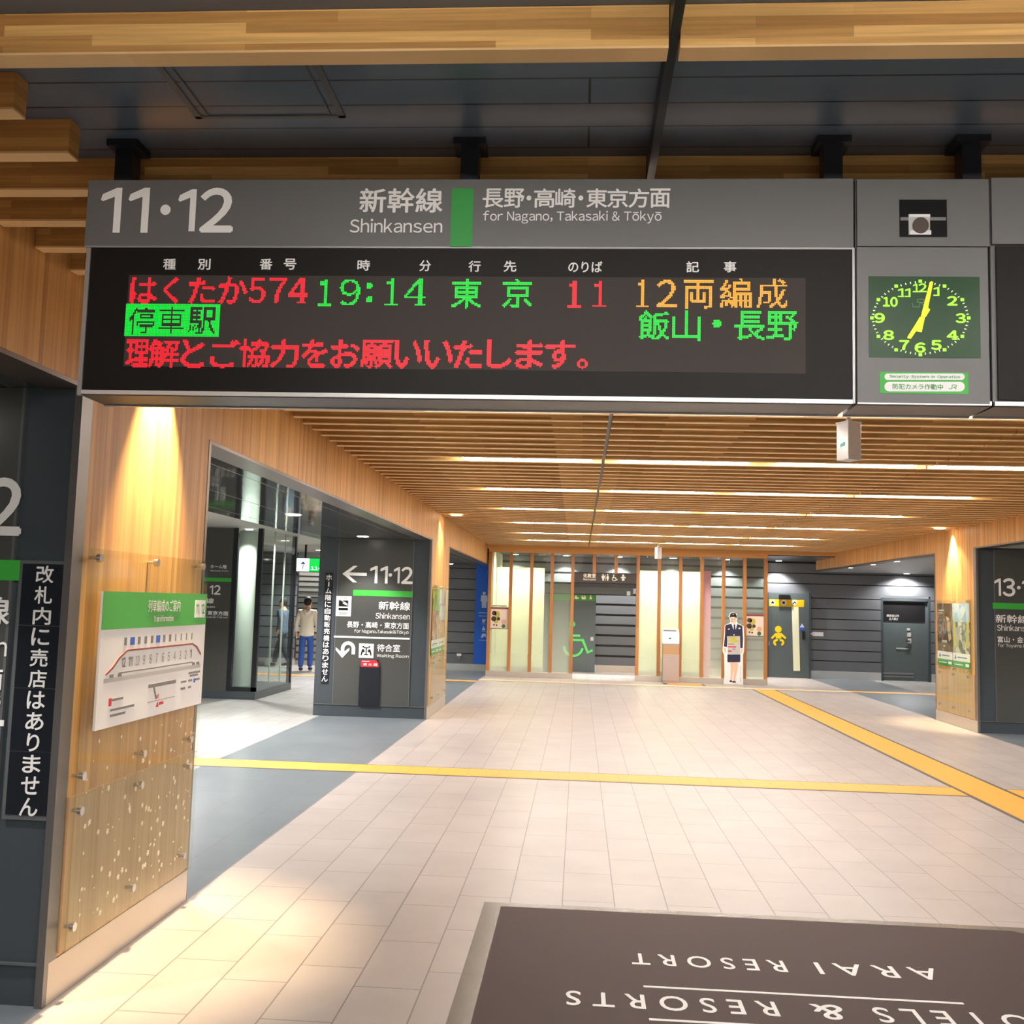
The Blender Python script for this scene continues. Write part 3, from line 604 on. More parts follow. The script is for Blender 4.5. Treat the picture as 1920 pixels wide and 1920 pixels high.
# ---------------------------------------------------------------- signs and glass on the near left pier
def pier_sign(y, x0, name, label, small_icons, arrow):
    F = front(y - .004); o = thing(name, (x0 - .82, y - .004, 1.4), label, 'wall sign')
    L = MB(); e = .005
    L.textuv(F, '11', x0 - .885, 1.925, x0 - .62, 2.175, .012, e); L.textuv(F, '12', x0 - .535, 1.925, x0 - .25, 2.175, .012, e)
    def disc(u, v, r): L.prism(F, [(u + r * math.cos(i * .3927), v + r * math.sin(i * .3927)) for i in range(16)], .001, e)
    disc(x0 - .583, 2.05, .026)
    if arrow:
        w = .045
        L.prism(F, [(x0 - 1.29, 2.05), (x0 - 1.13, 2.17), (x0 - 1.07, 2.17), (x0 - 1.19, 2.05 + w / 2), (x0 - .93, 2.05 + w / 2), (x0 - .93, 2.05 - w / 2), (x0 - 1.19, 2.05 - w / 2), (x0 - 1.07, 1.93), (x0 - 1.13, 1.93)], .001, e)
    L.textuv(F, '新幹線', x0 - .735, 1.545, x0 - .275, 1.665, .02, e); L.textuv(F, 'Shinkansen', x0 - .775, 1.415, x0 - .275, 1.50, .008, e)
    L.textuv(F, '長野・高崎・東京方面', x0 - 1.19, 1.275, x0 - .285, 1.365, .02, e); L.textuv(F, 'for Nagano,Takasaki&Tōkyō', x0 - 1.08, 1.19, x0 - .285, 1.255, .006, e)
    L.rectuv(F, x0 - 1.375, 1.125, x0 - .265, 1.15, e, .001)
    # return arrow
    cx, cy, ro, ri = x0 - 1.16, .97, .105, .055
    for i in range(12):
        a0, a1 = math.pi * i / 12, math.pi * (i + 1) / 12
        L.prism(F, [(cx + ro * math.cos(a0), cy + ro * math.sin(a0)), (cx + ro * math.cos(a1), cy + ro * math.sin(a1)), (cx + ri * math.cos(a1), cy + ri * math.sin(a1)), (cx + ri * math.cos(a0), cy + ri * math.sin(a0))], .001, e)
    L.rectuv(F, cx + ri, .89, cx + ro, cy, e, .001); L.rectuv(F, cx - ro, .89, cx - ri, cy, e, .001)
    L.prism(F, [(cx - .08, .835), (cx + .02, .945), (cx + .02, .985), (cx - .08, .905), (cx - .18, .985), (cx - .18, .945)], .001, e)
    L.textuv(F, '待合室', x0 - .735, .945, x0 - .40, 1.05, .02, e); L.textuv(F, 'Waiting Room', x0 - .735, .85, x0 - .27, .91, .008, e)
    L.build('white_lettering', 'white_letter', o)
    sq = MB().rectuv(F, x0 - 1.0, .845, x0 - .785, 1.05, .003, .001).build('waiting_room_pictogram', 'white_letter', o)
    I = MB(); ux = x0 - .8925
    I.rectuv(F, ux - .008, .9, ux + .008, .99, .0042, .003); I.rectuv(F, ux - .035, .985, ux + .035, .998, .0042, .003); I.rectuv(F, ux - .03, .885, ux + .03, .9, .0042, .003)
    for sgn in (-1, 1):
        I.prism(F, [(ux + sgn * .035, .97), (ux + sgn * .06, .97), (ux + sgn * .075, .92), (ux + sgn * .08, .88), (ux + sgn * .065, .88), (ux + sgn * .05, .925), (ux + sgn * .025, .93), (ux + sgn * .022, .945)], .003, .0042)
        I.prism(F, [(ux + sgn * .045 + .014 * math.cos(i * .7854), 1.005 + .014 * math.sin(i * .7854)) for i in range(8)], .003, .0042)
    I.build('pictogram_figures', 'black', sq)
    MB().rectuv(F, x0 - 1.12, 1.735, x0 - .245, 1.822, .003, .001).build('green_line_mark', 'green_mark', o)
    return o
pier_sign(4.08, XL + .02, 'platform_sign', 'white lettered platform sign on the near left pier, cut off by the photo edge', False, True)
pier_sign(14.3, XL - .01, 'platform_sign', 'platform sign with left arrow and waiting room symbol on the far left pier', True, True)
# vertical notice on the near pier
F = front(4.08); nt = thing('notice_strip', (-2.26, 4.075, 1.28), 'tall black strip with a vertical white no-shop notice on the near pier', 'notice')
MB().rectuv(F, -2.378, .745, -2.152, 1.822, .0035, .0005).build('backing_border', 'seam_line', nt)
mb = MB()
for i in range(4): mb.rectuv(F, -2.362, .765 + i * .2615, -2.165, .765 + i * .2615 + .2585, .006, .0036)
mb.build('black_plate', 'near_black_blue', nt)
mb = MB()
txt = '改札内に売店はありません'; n = len(txt)
for i, ch in enumerate(txt):
    zc = 1.765 - i * (1.765 - .80) / (n - 1); s_ = .038 if ch not in 'り' else .026
    mb.textuv(F, ch, -2.262 - s_, zc - .036, -2.262 + s_, zc + .036, .02, .008)
mb.build('white_lettering', 'white_letter', nt)
# vertical notice on the far pier
F = front(14.3); nt = thing('notice_lettering', (-3.645, 14.297, 1.25), 'vertical white no-vending-machine lettering on the far left pier', 'notice')
mb = MB(); bk = MB(); txt = 'ホーム階に自動販売機はありません'; n = len(txt)
for i, ch in enumerate(txt):
    zc = 1.99 - i * (1.99 - .53) / (n - 1)
    if ch == 'ー': mb.rectuv(F, -3.653, zc - .035, -3.637, zc + .035, .006, .004)
    else: mb.textuv(F, ch, -3.645 - .043, zc - .04, -3.645 + .043, zc + .04, .02, .006)
bk.rectuv(F, -3.70, .46, -3.59, 2.06, .003, .0005)
bk.build('dark_backing', 'near_black_blue', nt); mb.build('white_lettering', 'white_letter', nt)
# no-smoking sticker, extinguisher box
F = front(14.296); ns = thing('no_smoking_sticker', (-3.41, 14.29, 1.58), 'white no-smoking sticker on the far left pier', 'sticker')
MB().rectuv(F, -3.525, 1.435, -3.30, 1.725, .002, .0005).build('white_sheet', 'white', ns)
MB().rectuv(F, -3.485, 1.52, -3.345, 1.665, .003, .002).build('black_square', 'black', ns)
mb = MB().rectuv(F, -3.485, 1.555, -3.345, 1.575, .004, .003).prism(F, [(-3.43, 1.62), (-3.36, 1.59), (-3.35, 1.60), (-3.42, 1.635)], .003, .004).prism(F, [(-3.45, 1.66), (-3.36, 1.61), (-3.355, 1.617), (-3.445, 1.667)], .003, .004); mb.build('cigarette_symbol', 'white', ns)
MB().rectuv(F, -3.46, 1.695, -3.37, 1.703, .003, .002).rectuv(F, -3.48, 1.475, -3.35, 1.487, .003, .002).rectuv(F, -3.47, 1.452, -3.36, 1.46, .003, .002).build('small_print', 'mid_gray', ns)
fx = thing('extinguisher_cabinet', (-2.985, 14.27, .17), 'narrow dark fire extinguisher cabinet with red label on the far left pier', 'extinguisher cabinet')
bx(-3.135, -2.835, 14.266, 14.295, .165, .735).build('cabinet_body', 'near_black_blue', fx, .005)
F2 = front(14.266); lb = MB().rectuv(F2, -3.115, .72, -2.86, .815, .004, .0).build('red_label', 'red', fx)
MB().textuv(F2, '消 火 器', -3.085, .737, -2.875, .775, .02, .006).rectuv(F2, -3.10, .795, -2.99, .803, .006, .004).build('label_text', 'white', lb)
MB().prism(F2, [(-2.9, .822), (-2.858, .822), (-2.858, .775)], .003, .0055).build('folded_corner', 'black', lb)

# glass shields on the timber sides, held by steel studs
def shield(x, s, y0, y1, z0, z1, zc, label, studs, back):
    studs = [(min(max(y, y0 + .03), y1 - .035), z) for y, z in studs]
    o = thing('glass_panel', (x, (y0 + y1) / 2, z0), label, 'glass panel', 'glass panels on the pier sides')
    bx(x - s * .0006, x - s * .010, y0, y1, .186, zc - .004).build('panel_board', back, o)
    gx = x - s * .03
    for a, b in ((z0, zc - .002), (zc + .002, z1)): bx(gx, gx - s * .008, y0, y1, a, b).build('glass_pane', 'clear_glass', o)
    for y, z in studs:
        q = MB().tube((x - s * .0006, y, z), (gx - s * .008, y, z), .008).tube((gx - s * .008, y, z), (gx - s * .026, y, z), .019); q.build('steel_stud', 'steel', o)
    return o
LW_ = onleft(-2.12)
gA = shield(XL, -1, 4.17, 5.53, .185, 1.885, .826, 'clear glass shield with blossom print on the near left pier', [(LW_.uv(*p)) for p in ((180, 1046), (288, 1055), (375, 1062), (352, 1386), (263, 1413), (147, 1455), (350, 1436), (258, 1472), (142, 1521), (338, 1604), (242, 1664), (122, 1742))], 'panel_wood')
fl = MB(); G_ = onleft(-2.1115); rnd = random.Random(3)
for i in range(130):
    y = rnd.uniform(4.24, 5.46); z = .26 + (rnd.random() ** 1.25) * .78; r = rnd.choice((.004, .005, .006, .008, .010, .013, .015))
    if r < .009: fl.prism(G_, [(y + r * math.cos(k_ * 1.047), z + r * math.sin(k_ * 1.047)) for k_ in range(6)], .0001, .0006)
    else:
        a0 = rnd.random() * 6
        pts = []
        for k_ in range(20):
            rr = r * (.5 + .5 * abs(math.cos(2.5 * (k_ / 20 * 2 * math.pi)))); pts.append((y + rr * math.cos(a0 + k_ / 20 * 2 * math.pi), z + rr * math.sin(a0 + k_ / 20 * 2 * math.pi)))
        fl.prism(G_, pts, .0001, .0006)
fl.build('blossom_print', 'flower', gA)
gB = shield(XL, -1, 14.42, 16.0, .19, 1.925, .83, 'clear glass shield over posters on the far left pier', [(y, z) for y in (14.55, 15.2, 15.9) for z in (1.895, .868, .78, .28)], 'panel_wood')
gC = shield(XR, 1, 15.14, 16.66, .195, 1.93, .83, 'clear glass shield over posters on the right pier', [(y, z) for y in (15.3, 15.9, 16.5) for z in (1.9, .868, .78, .28)], 'panel_wood')
# the train information board
T = onleft(-2.100); tp = thing('train_information_board', (-2.105, 4.9, 1.09), 'white and green train formation board on the near left pier', 'information board')
y0, y1, z0, z1 = 4.275, 5.505, 1.09, 1.70
bx(-2.111, -2.100, y0, y1, z0, z1).build('white_sheet', 'white_gloss', tp)
MB().rectuv(T, y0, 1.53, y1, z1 + .0005, .001, 0).build('green_header', 'green_mark', tp)
mb = MB().textuv(T, '列車編成のご案内', 4.74, 1.605, 5.13, 1.665, .012, .002).textuv(T, 'Train information', 4.81, 1.556, 5.05, 1.588, .004, .002)
mb.rectuv(T, 5.335, 1.57, 5.405, 1.665, .002, .001).rectuv(T, 5.412, 1.57, 5.482, 1.665, .002, .001); mb.build('header_lettering', 'white', tp)
MB().textuv(T, '11', 5.35, 1.59, 5.39, 1.645, .004, .0028).textuv(T, '12', 5.425, 1.59, 5.47, 1.645, .004, .0028).build('track_numbers', 'sign_green', tp)
mb = MB(); mb.prism(T, [(4.34, 1.333), (4.40, 1.36), (4.46, 1.40), (4.54, 1.432), (5.33, 1.432), (5.40, 1.412), (5.46, 1.37), (5.455, 1.36), (5.39, 1.404), (5.33, 1.424), (4.545, 1.424), (4.47, 1.392), (4.41, 1.352), (4.345, 1.325)], .0, .002)
mb.build('train_roof_line', 'poster_maroon', tp)
mb = MB().rectuv(T, 4.33, 1.292, 5.46, 1.312, .001, 0); mb.build('track_band', 'light_gray', tp)
mb = MB().rectuv(T, 4.47, 1.325, 5.35, 1.331, .001, 0)
for y in (4.40, 4.48, 5.36, 5.42): mb.rectuv(T, y - .018, 1.312, y + .018, 1.326, .0015, 0)
for i in range(12):
    yy = 4.51 + i * .073; nn = str(12 - i); mb.textuv(T, nn, yy - (.02 if len(nn) > 1 else .011), 1.352, yy + (.02 if len(nn) > 1 else .011), 1.398, 0, .002)
mb.build('carriage_numbers', 'mid_gray', tp)
mb = MB(); bl = MB()
for i in range(12):
    yy = 4.52 + i * .072
    (bl if i in (1, 5) else mb).rectuv(T, yy - (.022 if i in (1, 5) else .012 if i < 8 else .006), 1.452, yy + (.022 if i in (1, 5) else .012 if i < 8 else .006), 1.488, .0015, 0)
mb.rectuv(T, 4.80, 1.232, 5.13, 1.25, .0015, 0); mb.prism(T, [(4.855, 1.232), (4.87, 1.232), (4.905, 1.17), (4.89, 1.17)], 0, .0015); mb.rectuv(T, 4.80, 1.162, 5.12, 1.165, .0015, 0)
for a, b, c in ((4.42, 4.53, 1.205), (4.41, 4.65, 1.16), (4.41, 4.56, 1.135), (5.30, 5.46, 1.265), (5.32, 5.43, 1.25), (5.2, 5.27, 1.225), (5.3, 5.35, 1.225), (5.4, 5.46, 1.225), (5.2, 5.26, 1.19), (5.3, 5.34, 1.19)): mb.rectuv(T, a, c, b, c + .011, .0015, 0)
mb.build('small_print', 'mid_gray', tp); bl.rectuv(T, 5.375, 1.215, 5.395, 1.237, .0015, 0).build('blue_symbols', 'blue', tp)
MB().rectuv(T, 4.39, 1.185, 4.415, 1.22, .0015, 0).prism(T, [(4.90, 1.13), (4.915, 1.155), (4.93, 1.13)], 0, .0015).rectuv(T, 4.935, 1.138, 4.985, 1.152, .0015, 0).rectuv(T, 4.90, 1.172, 4.905, 1.19, .0015, 0).rectuv(T, 4.915, 1.172, 4.92, 1.195, .0015, 0).build('red_symbols', 'red', tp)
# posters behind the far shields
def poster(x, pl, u0, u1, z0, z1, label, body):
    o = thing('poster', (x, abs((u0 + u1) / 2), z0), label, 'poster', 'posters on the pier sides'); body(o, pl, u0, u1, z0, z1); return o
def footer(o, pl, u0, u1, z0, z1):
    MB().rectuv(pl, u0, z0, u1, z0 + .10, .002, 0).build('green_strip', 'sign_green', o)
    MB().rectuv(pl, u0, z0 + .10, u1, z0 + .22, .002, 0).build('white_strip', 'white', o)
    MB().rectuv(pl, u0 + .06, z0 + .04, u0 + .4, z0 + .055, .003, .002).rectuv(pl, u1 - .18, z0 + .03, u1 - .04, z0 + .07, .003, .002).build('footer_text', 'white', o)
    MB().prism(pl, [(u0 + .06, z0 + .13), (u0 + .11, z0 + .2), (u0 + .14, z0 + .13)], .002, .003).rectuv(pl, u0 + .18, z0 + .15, u1 - .12, z0 + .165, .003, .002).build('footer_emblem', 'blue_dark', o)
def pos_dark(o, pl, u0, u1, z0, z1):
    footer(o, pl, u0, u1, z0, z1)
    MB().rectuv(pl, u0, z0 + .22, u1, z1, .002, 0).build('dark_photograph', 'print_dark', o)
    MB().textuv(pl, '500', u0 + .05, z0 + .50, u1 - .06, z0 + .72, .02, .003).build('large_number', 'mid_gray', o)
    MB().rectuv(pl, u0 + .2, z0 + .36, u1 - .22, z0 + .40, .003, .002).rectuv(pl, u0 + .26, z0 + .29, u1 - .3, z0 + .32, .003, .002).rectuv(pl, u0 + .06, z1 - .12, u0 + .3, z1 - .1, .003, .002).rectuv(pl, u0 + .06, z1 - .16, u0 + .24, z1 - .145, .003, .002).build('caption', 'light_gray', o)
    MB().prism(pl, [(u1 - .25, z1 - .2), (u1 - .12, z1 - .24), (u1 - .04, z1 - .55), (u1 - .14, z1 - .6)], .002, .003).build('bright_figure', 'poster_tan', o)
def pos_town(o, pl, u0, u1, z0, z1):
    footer(o, pl, u0, u1, z0, z1); um = (u0 + u1) / 2
    MB().rectuv(pl, u0, z1 - .28, u1, z1, .002, 0).build('sky_photograph', 'print_sky', o)
    MB().rectuv(pl, u0, z0 + .22, u1, z1 - .28, .002, 0).build('town_photograph', 'print_town', o)
    MB().prism(pl, [(u0 + .03, z0 + .85), (u0 + .12, z0 + .6), (u0 + .16, z0 + .32), (u0 + .03, z0 + .3)], .002, .003).prism(pl, [(u1 - .03, z0 + .85), (u1 - .12, z0 + .6), (u1 - .16, z0 + .32), (u1 - .03, z0 + .3)], .002, .003).build('yellow_shapes', 'poster_olive', o)
    mb = MB()
    for i in range(4): mb.rectuv(pl, um - .03, z0 + .42 + i * .11, um + .03, z0 + .50 + i * .11, .003, .002)
    mb.build('vertical_caption', 'light_gray', o)
def pos_field(o, pl, u0, u1, z0, z1):
    footer(o, pl, u0, u1, z0, z1)
    MB().rectuv(pl, u0, z0 + .65, u1, z1, .002, 0).build('green_photograph', 'print_field', o); MB().rectuv(pl, u0, z0 + .22, u1, z0 + .65, .002, 0).build('food_photograph', 'print_food', o)
def pos_lilac(o, pl, u0, u1, z0, z1):
    footer(o, pl, u0, u1, z0, z1)
    MB().rectuv(pl, u0, z0 + .72, u1, z1, .002, 0).build('flower_photograph', 'print_lilac', o); MB().rectuv(pl, u0, z0 + .5, u1, z0 + .72, .002, 0).build('sky_photograph', 'print_sky', o); MB().rectuv(pl, u0, z0 + .22, u1, z0 + .5, .002, 0).build('straw_photograph', 'print_food', o)
PR = onright(XR - .0105); PL2 = onleft(XL + .0105)
poster(XR - .0105, PR, -16.62, -15.98, .895, 1.873, 'dark poster with large 500 on the right pier', pos_dark)
poster(XR - .0105, PR, -15.96, -15.28, .895, 1.873, 'poster of a town street under blue sky on the right pier', pos_town)
poster(XL + .0105, PL2, 14.5, 15.2, .895, 1.868, 'poster with green field photograph on the far left pier', pos_field)
poster(XL + .0105, PL2, 15.23, 15.93, .895, 1.868, 'poster with lilac flower photograph on the far left pier', pos_lilac)
# platform sign of the right pier
F = front(15.046); o = thing('platform_sign', (6.64, 15.04, 1.4), 'platform sign starting 13 on the right pier, cut by the photo edge', 'wall sign')
L = MB(); e = .005
L.textuv(F, '13', 6.075, 1.985, 6.375, 2.255, .012, e).textuv(F, '14', 6.47, 1.985, 6.76, 2.255, .012, e).textuv(F, '新幹線', 6.09, 1.60, 6.55, 1.72, .02, e).textuv(F, 'Shinkansen', 6.105, 1.485, 6.62, 1.575, .008, e)
L.textuv(F, '富山・金沢方面', 6.11, 1.315, 6.75, 1.405, .02, e).textuv(F, 'for Toyama & Kanazawa', 6.11, 1.235, 6.8, 1.30, .006, e)
L.prism(F, [(6.425 + .026 * math.cos(i * .3927), 2.12 + .026 * math.sin(i * .3927)) for i in range(16)], .001, e); L.build('white_lettering', 'white_letter', o)
MB().rectuv(F, 6.05, 1.80, 7.15, 1.89, .003, .001).build('green_line_mark', 'green_mark', o)

# ---------------------------------------------------------------- glass partition at the end of the hall
def partition(xs, label, skip=()):
    y = YG; x0, x1 = xs[0], xs[-1]; o = thing('glass_partition', ((x0 + x1) / 2, y, 0), label, 'partition', 'timber framed glass partitions')
    bx(x0 - .04, x1 + .04, y - .06, y + .06, 0, .125).build('steel_base', 'kick_steel', o, .003)
    bx(x0 - .04, x1 + .04, y - .04, y + .06, 2.86, 2.949).build('head_rail', 'wall_wood', o)
    for x in xs: bx(x - .036, x + .036, y - .055, y + .06, .125, 2.86).build('mullion', 'mullion_wood', o)
    for a, b in zip(xs, xs[1:]): bx(a + .036, b - .036, y + .005, y + .015, .125, 2.86).build('glass_pane', 'frost_glass', o)
    return o
partition([-2.07, -1.585, -1.105, -.63, -.155], 'timber framed glass partition left of the restroom opening')
partition([1.345, 1.83, 2.315, 2.80, 3.29, 3.765, 4.235], 'timber framed glass partition right of the restroom opening')
o = thing('restroom_header', (.6, YG, 2.16), 'dark brown restroom sign beam over the opening between the glass partitions', 'sign')
bx(-.118, 1.308, YG - .05, YG + .06, 2.20, 2.42).build('sign_beam', 'header_brown', o, .003); bx(-.118, 1.308, YG - .02, YG + .05, 2.10, 2.20).build('lower_rail', 'black', o)
bx(-.118, 1.308, YG - .04, YG + .06, 2.86, 2.949).build('head_rail', 'wall_wood', o)
for x in (.34, .84): bx(x - .036, x + .036, YG - .05, YG + .06, 2.42, 2.86).build('mullion', 'mullion_wood', o)
for a, b in ((-.118, .304), (.376, .804), (.876, 1.308)): bx(a, b, YG + .005, YG + .015, 2.42, 2.86).build('glass_pane', 'clear_glass', o)
F = front(YG - .05); c6 = crop(900, 1010, 6.4); L = MB(); e = .004
L.text(F, '化粧室', *c6(1240, 420), *c6(1390, 468), .03, e); L.text(F, 'Restrooms', *c6(1240, 476), *c6(1390, 500), .02, e)
def person_icon(L, cx, top, s, skirt=False):
    L.disc(F, *c6(cx, top + 8 * s), 8 * s / 6.4, e, .001, 12)
    if skirt: L.poly(F, [c6(cx - 8 * s, top + 20 * s), c6(cx + 8 * s, top + 20 * s), c6(cx + 18 * s, top + 55 * s), c6(cx + 8 * s, top + 55 * s), c6(cx + 8 * s, top + 80 * s), c6(cx - 8 * s, top + 80 * s), c6(cx - 8 * s, top + 55 * s), c6(cx - 18 * s, top + 55 * s)], e, .001)
    else: L.poly(F, [c6(cx - 18 * s, top + 20 * s), c6(cx + 18 * s, top + 20 * s), c6(cx + 18 * s, top + 50 * s), c6(cx + 11 * s, top + 50 * s), c6(cx + 9 * s, top + 80 * s), c6(cx - 9 * s, top + 80 * s), c6(cx - 11 * s, top + 50 * s), c6(cx - 18 * s, top + 50 * s)], e, .001)
person_icon(L, 1478, 424, 1); L.rect(F, *c6(1503, 428), *c6(1507, 505), e, .001); person_icon(L, 1532, 424, 1, True)
L.disc(F, *c6(1605, 438), 1.3, e, .001, 12); L.poly(F, [c6(*p) for p in ((1599, 448), (1609, 448), (1611, 466), (1630, 466), (1640, 490), (1650, 488), (1652, 495), (1634, 500), (1624, 474), (1600, 474))], e, .001); L.ring(F, *c6(1610, 482), 4.2, 3.0, 110, 330, e, 14, .001)
L.disc(F, *c6(1718, 441), 2.0, e, .001, 14); L.poly(F, [c6(*p) for p in ((1700, 455), (1736, 455), (1750, 472), (1744, 478), (1732, 468), (1732, 482), (1704, 482), (1704, 468), (1694, 478), (1688, 472))], e, .001); L.poly(F, [c6(*p) for p in ((1704, 486), (1732, 486), (1736, 498), (1726, 508), (1718, 500), (1710, 508), (1700, 498))], e, .001)
L.build('ivory_pictograms', 'header_ivory', o)
# cream and pink screens inside the restroom lobby
for x0, x1, l, M, y in ((-1.99, -.84, 'cream screen wall behind the left glass partition', 'cream', 24.0), (1.43, 2.92, 'cream screen wall behind the right glass partition', 'cream', 24.0)):
    o = thing('screen_wall', ((x0 + x1) / 2, y, 0), l, 'screen wall', 'lobby screen walls')
    bx(x0, x1, y, y + .1, .17, 2.55).build('wall_panel', M, o); bx(x0 - .002, x1 + .002, y - .01, y + .102, 0, .17).build('steel_skirting', 'kick_steel', o)
tag(bx(2.93, 3.2, 24.5, 24.62, 0.0, 2.6).build('pink_panel', 'pink'), 'narrow pink panel behind the right glass partition', 'wall panel')
for x, l in ((-1.75, 'left'), (-1.1, 'centre left'), (1.65, 'centre right'), (2.2, 'right'), (2.75, 'far right')):  # lamps added so that the cream screens turn out bright
    downlight(x, 23.42, 2.93, f'added downlight behind the glass partition washing the cream screen, {l} one', 95, ang=130)
# small posters taped on the glass
def cartoon(x0, x1, cr, label):
    F = front(YG - .003); o = thing('taped_poster', ((x0 + x1) / 2, YG, 1.1), label, 'poster', 'small posters taped to the glass')
    w = x1 - x0
    MB().rectuv(F, x0, 1.085, x1, 1.545, -.001, -.007).build('sheet', 'poster_cream', o)
    MB().rectuv(F, x0, 1.54, x1, 1.585, .0005, -.007).build('maroon_bar', 'poster_maroon', o)
    d = MB(); ol = MB(); gr = MB(); tn = MB()
    def blob(m, u, v, r, q=None): m.prism(F, [(x0 + w * u + r * math.cos(k_ * .45), 1.085 + .46 * v + (q or r) * math.sin(k_ * .45)) for k_ in range(14)], -.001, .0005)
    blob(d, .2, .78, .055); blob(d, .18, .5, .06); blob(d, .45, .5, .04); blob(d, .2, .2, .02); blob(d, .35, .18, .02); d.rectuv(F, x0, 1.085, x1, 1.096, .001, -.001)
    blob(ol, .38, .72, .06, .08); blob(ol, .32, .38, .05); blob(tn, .75, .36, .06); blob(gr, .75, .14, .045)
    d.build('dark_shapes', 'poster_brown', o); ol.build('olive_shapes', 'poster_olive', o); tn.build('tan_shape', 'poster_tan', o); gr.build('green_shape', 'poster_green', o)
    MB().rectuv(F, x0 + .03, 1.60, x1 - .03, 1.625, .0005, -.004).build('slogan', 'mid_gray', o)
cartoon(-2.03, -1.625, None, 'small cartoon-style poster taped to the leftmost glass pane')
cartoon(3.80, 4.195, None, 'small cartoon-style poster taped to the rightmost glass pane')

# ---------------------------------------------------------------- restroom doors and far fittings
F = front(25.24); c6 = crop(900, 1010, 6.4)
d = bx(-1.0, .43, 25.25, 25.35, 0.01, 1.95).build('door_1', 'door_gray'); tag(d, kind='structure')
bx(-1.05, 1.36, 25.2, 25.5, 1.97, 2.2).build('sliding_track_cover', 'board_gray', d)
MB().rectuv(F, -.75, 1.795, .42, 1.945, .004, -.01).build('green_band', 'band_green', d)
L = MB(); e = .006
L.disc(F, *c6(1150, 690), 1.4, e, .0041, 12).poly(F, [c6(*p) for p in ((1140, 698), (1158, 698), (1190, 712), (1180, 722), (1165, 715), (1160, 728), (1140, 715), (1130, 728))], e, .0041)
L.disc(F, *c6(1228, 690), 1.3, e, .0041, 12).disc(F, *c6(1258, 690), 1.3, e, .0041, 12).poly(F, [c6(*p) for p in ((1212, 700), (1272, 700), (1268, 728), (1225, 728))], e, .0041)
L.disc(F, *c6(1328, 690), 1.3, e, .0041, 12).poly(F, [c6(*p) for p in ((1318, 700), (1338, 700), (1344, 726), (1314, 726))], e, .0041); L.build('band_pictograms', 'header_ivory', d)
W_ = MB(); e = .003; b_ = -.011
W_.disc(F, *c6(1108, 1025), 5.6, e, b_); W_.line(F, c6(1092, 1060), c6(1092, 1215), 6, e, b_); W_.rect(F, *c6(1080, 1150), *c6(1202, 1176), e, b_); W_.rect(F, *c6(1080, 1203), *c6(1240, 1230), e, b_)
W_.poly(F, [c6(*p) for p in ((1220, 1203), (1245, 1203), (1300, 1350), (1345, 1325), (1358, 1350), (1285, 1382), (1222, 1232))], e, b_); W_.ring(F, *c6(1120, 1295), 19.6, 15.0, 180, 352, e, 24, b_); W_.build('wheelchair_symbol', 'icon_green', d)
MB().rect(F, *c6(1326, 1180), *c6(1362, 1225), .012, -.012).build('door_button', 'light_gray', d)
tag(MB().rect(front(25.2), *c6(1760, 632), *c6(1802, 682), .07, 0.0).build('wall_sensor', 'white_gloss'), 'small white sensor box above the boarded wall right of the restroom door', 'sensor')
# baby room door
F = front(25.62); c5 = crop(1180, 980, 5.0526)
d = bx(4.80, 5.79, 25.62, 25.72, .01, 2.13).build('door_2', 'door_gray'); tag(d, kind='structure')
MB().rect(F, *c5(1290, 728), *c5(1655, 795), .004, -.002).build('yellow_band', 'band_yellow', d)
w, k_ = MB(), MB()
for cx in (1357, 1462, 1563): w.disc(F, *c5(cx, 758), 5.4, .006, .004)
k_.poly(F, [c5(*p) for p in ((1357, 738), (1375, 765), (1340, 765))], .007, .006).disc(F, *c5(1462, 758), 2.6, .007, .006).poly(F, [c5(*p) for p in ((1545, 770), (1565, 745), (1585, 765), (1580, 770), (1565, 755), (1552, 775))], .007, .006)
w.build('white_roundels', 'header_ivory', d); k_.build('roundel_symbols', 'black', d)
Y = MB(); e = .004
Y.disc(F, *c5(1411, 1010), 6.3, e, -.002).poly(F, [c5(*p) for p in ((1385, 1045), (1440, 1045), (1488, 1090), (1476, 1104), (1440, 1075), (1440, 1098), (1388, 1098), (1388, 1075), (1352, 1104), (1340, 1090))], e, -.002)
Y.ring(F, *c5(1395, 1135), 6.4, 2.2, 60, 260, e, 14, -.002).ring(F, *c5(1436, 1135), 6.4, 2.2, -80, 120, e, 14, -.002); Y.build('baby_symbol', 'yellow', d)
MB().poly(F, [c5(*p) for p in ((1538, 798), (1602, 798), (1617, 1404), (1555, 1404))], .003, -.002).build('light_strip', 'cream', d)
MB().rect(F, *c5(1636, 1030), *c5(1660, 1105), .05, 0).build('handle', 'black', d)
MB().poly(F, [c5(*p) for p in ((1636, 955), (1658, 992), (1614, 992))], .005, 0).build('warning_triangle', 'pale_blue', d); MB().rect(F, *c5(1612, 994), *c5(1658, 1020), .005, 0).build('door_notice', 'blue', d)
MB().rect(F, *c5(1302, 1125), *c5(1325, 1163), .012, -.002).build('door_button', 'light_gray', d)
bx(4.76, 4.80, 25.6, 25.8, 0, 2.14).build('door_frame', 'dark_panel', d); bx(5.79, 5.84, 25.6, 25.8, 0, 2.14).build('door_frame', 'dark_panel', d)
o = thing('wall_label', (6.0, 25.7, 1.1), 'small white label on the boarded wall right of the baby room', 'label')
MB().rect(front(25.72), *c5(1678, 1042), *c5(1735, 1062), .004, -.001).build('left_tag', 'white', o); MB().rect(front(25.72), *c5(1735, 1037), *c5(1838, 1075), .005, -.001).build('right_tag', 'white_gloss', o)
tag(MB().rect(F, *c5(1415, 683), *c5(1520, 722), .06, 0).build('door_closer', 'black'), 'black door sensor above the yellow band of the baby room', 'sensor')
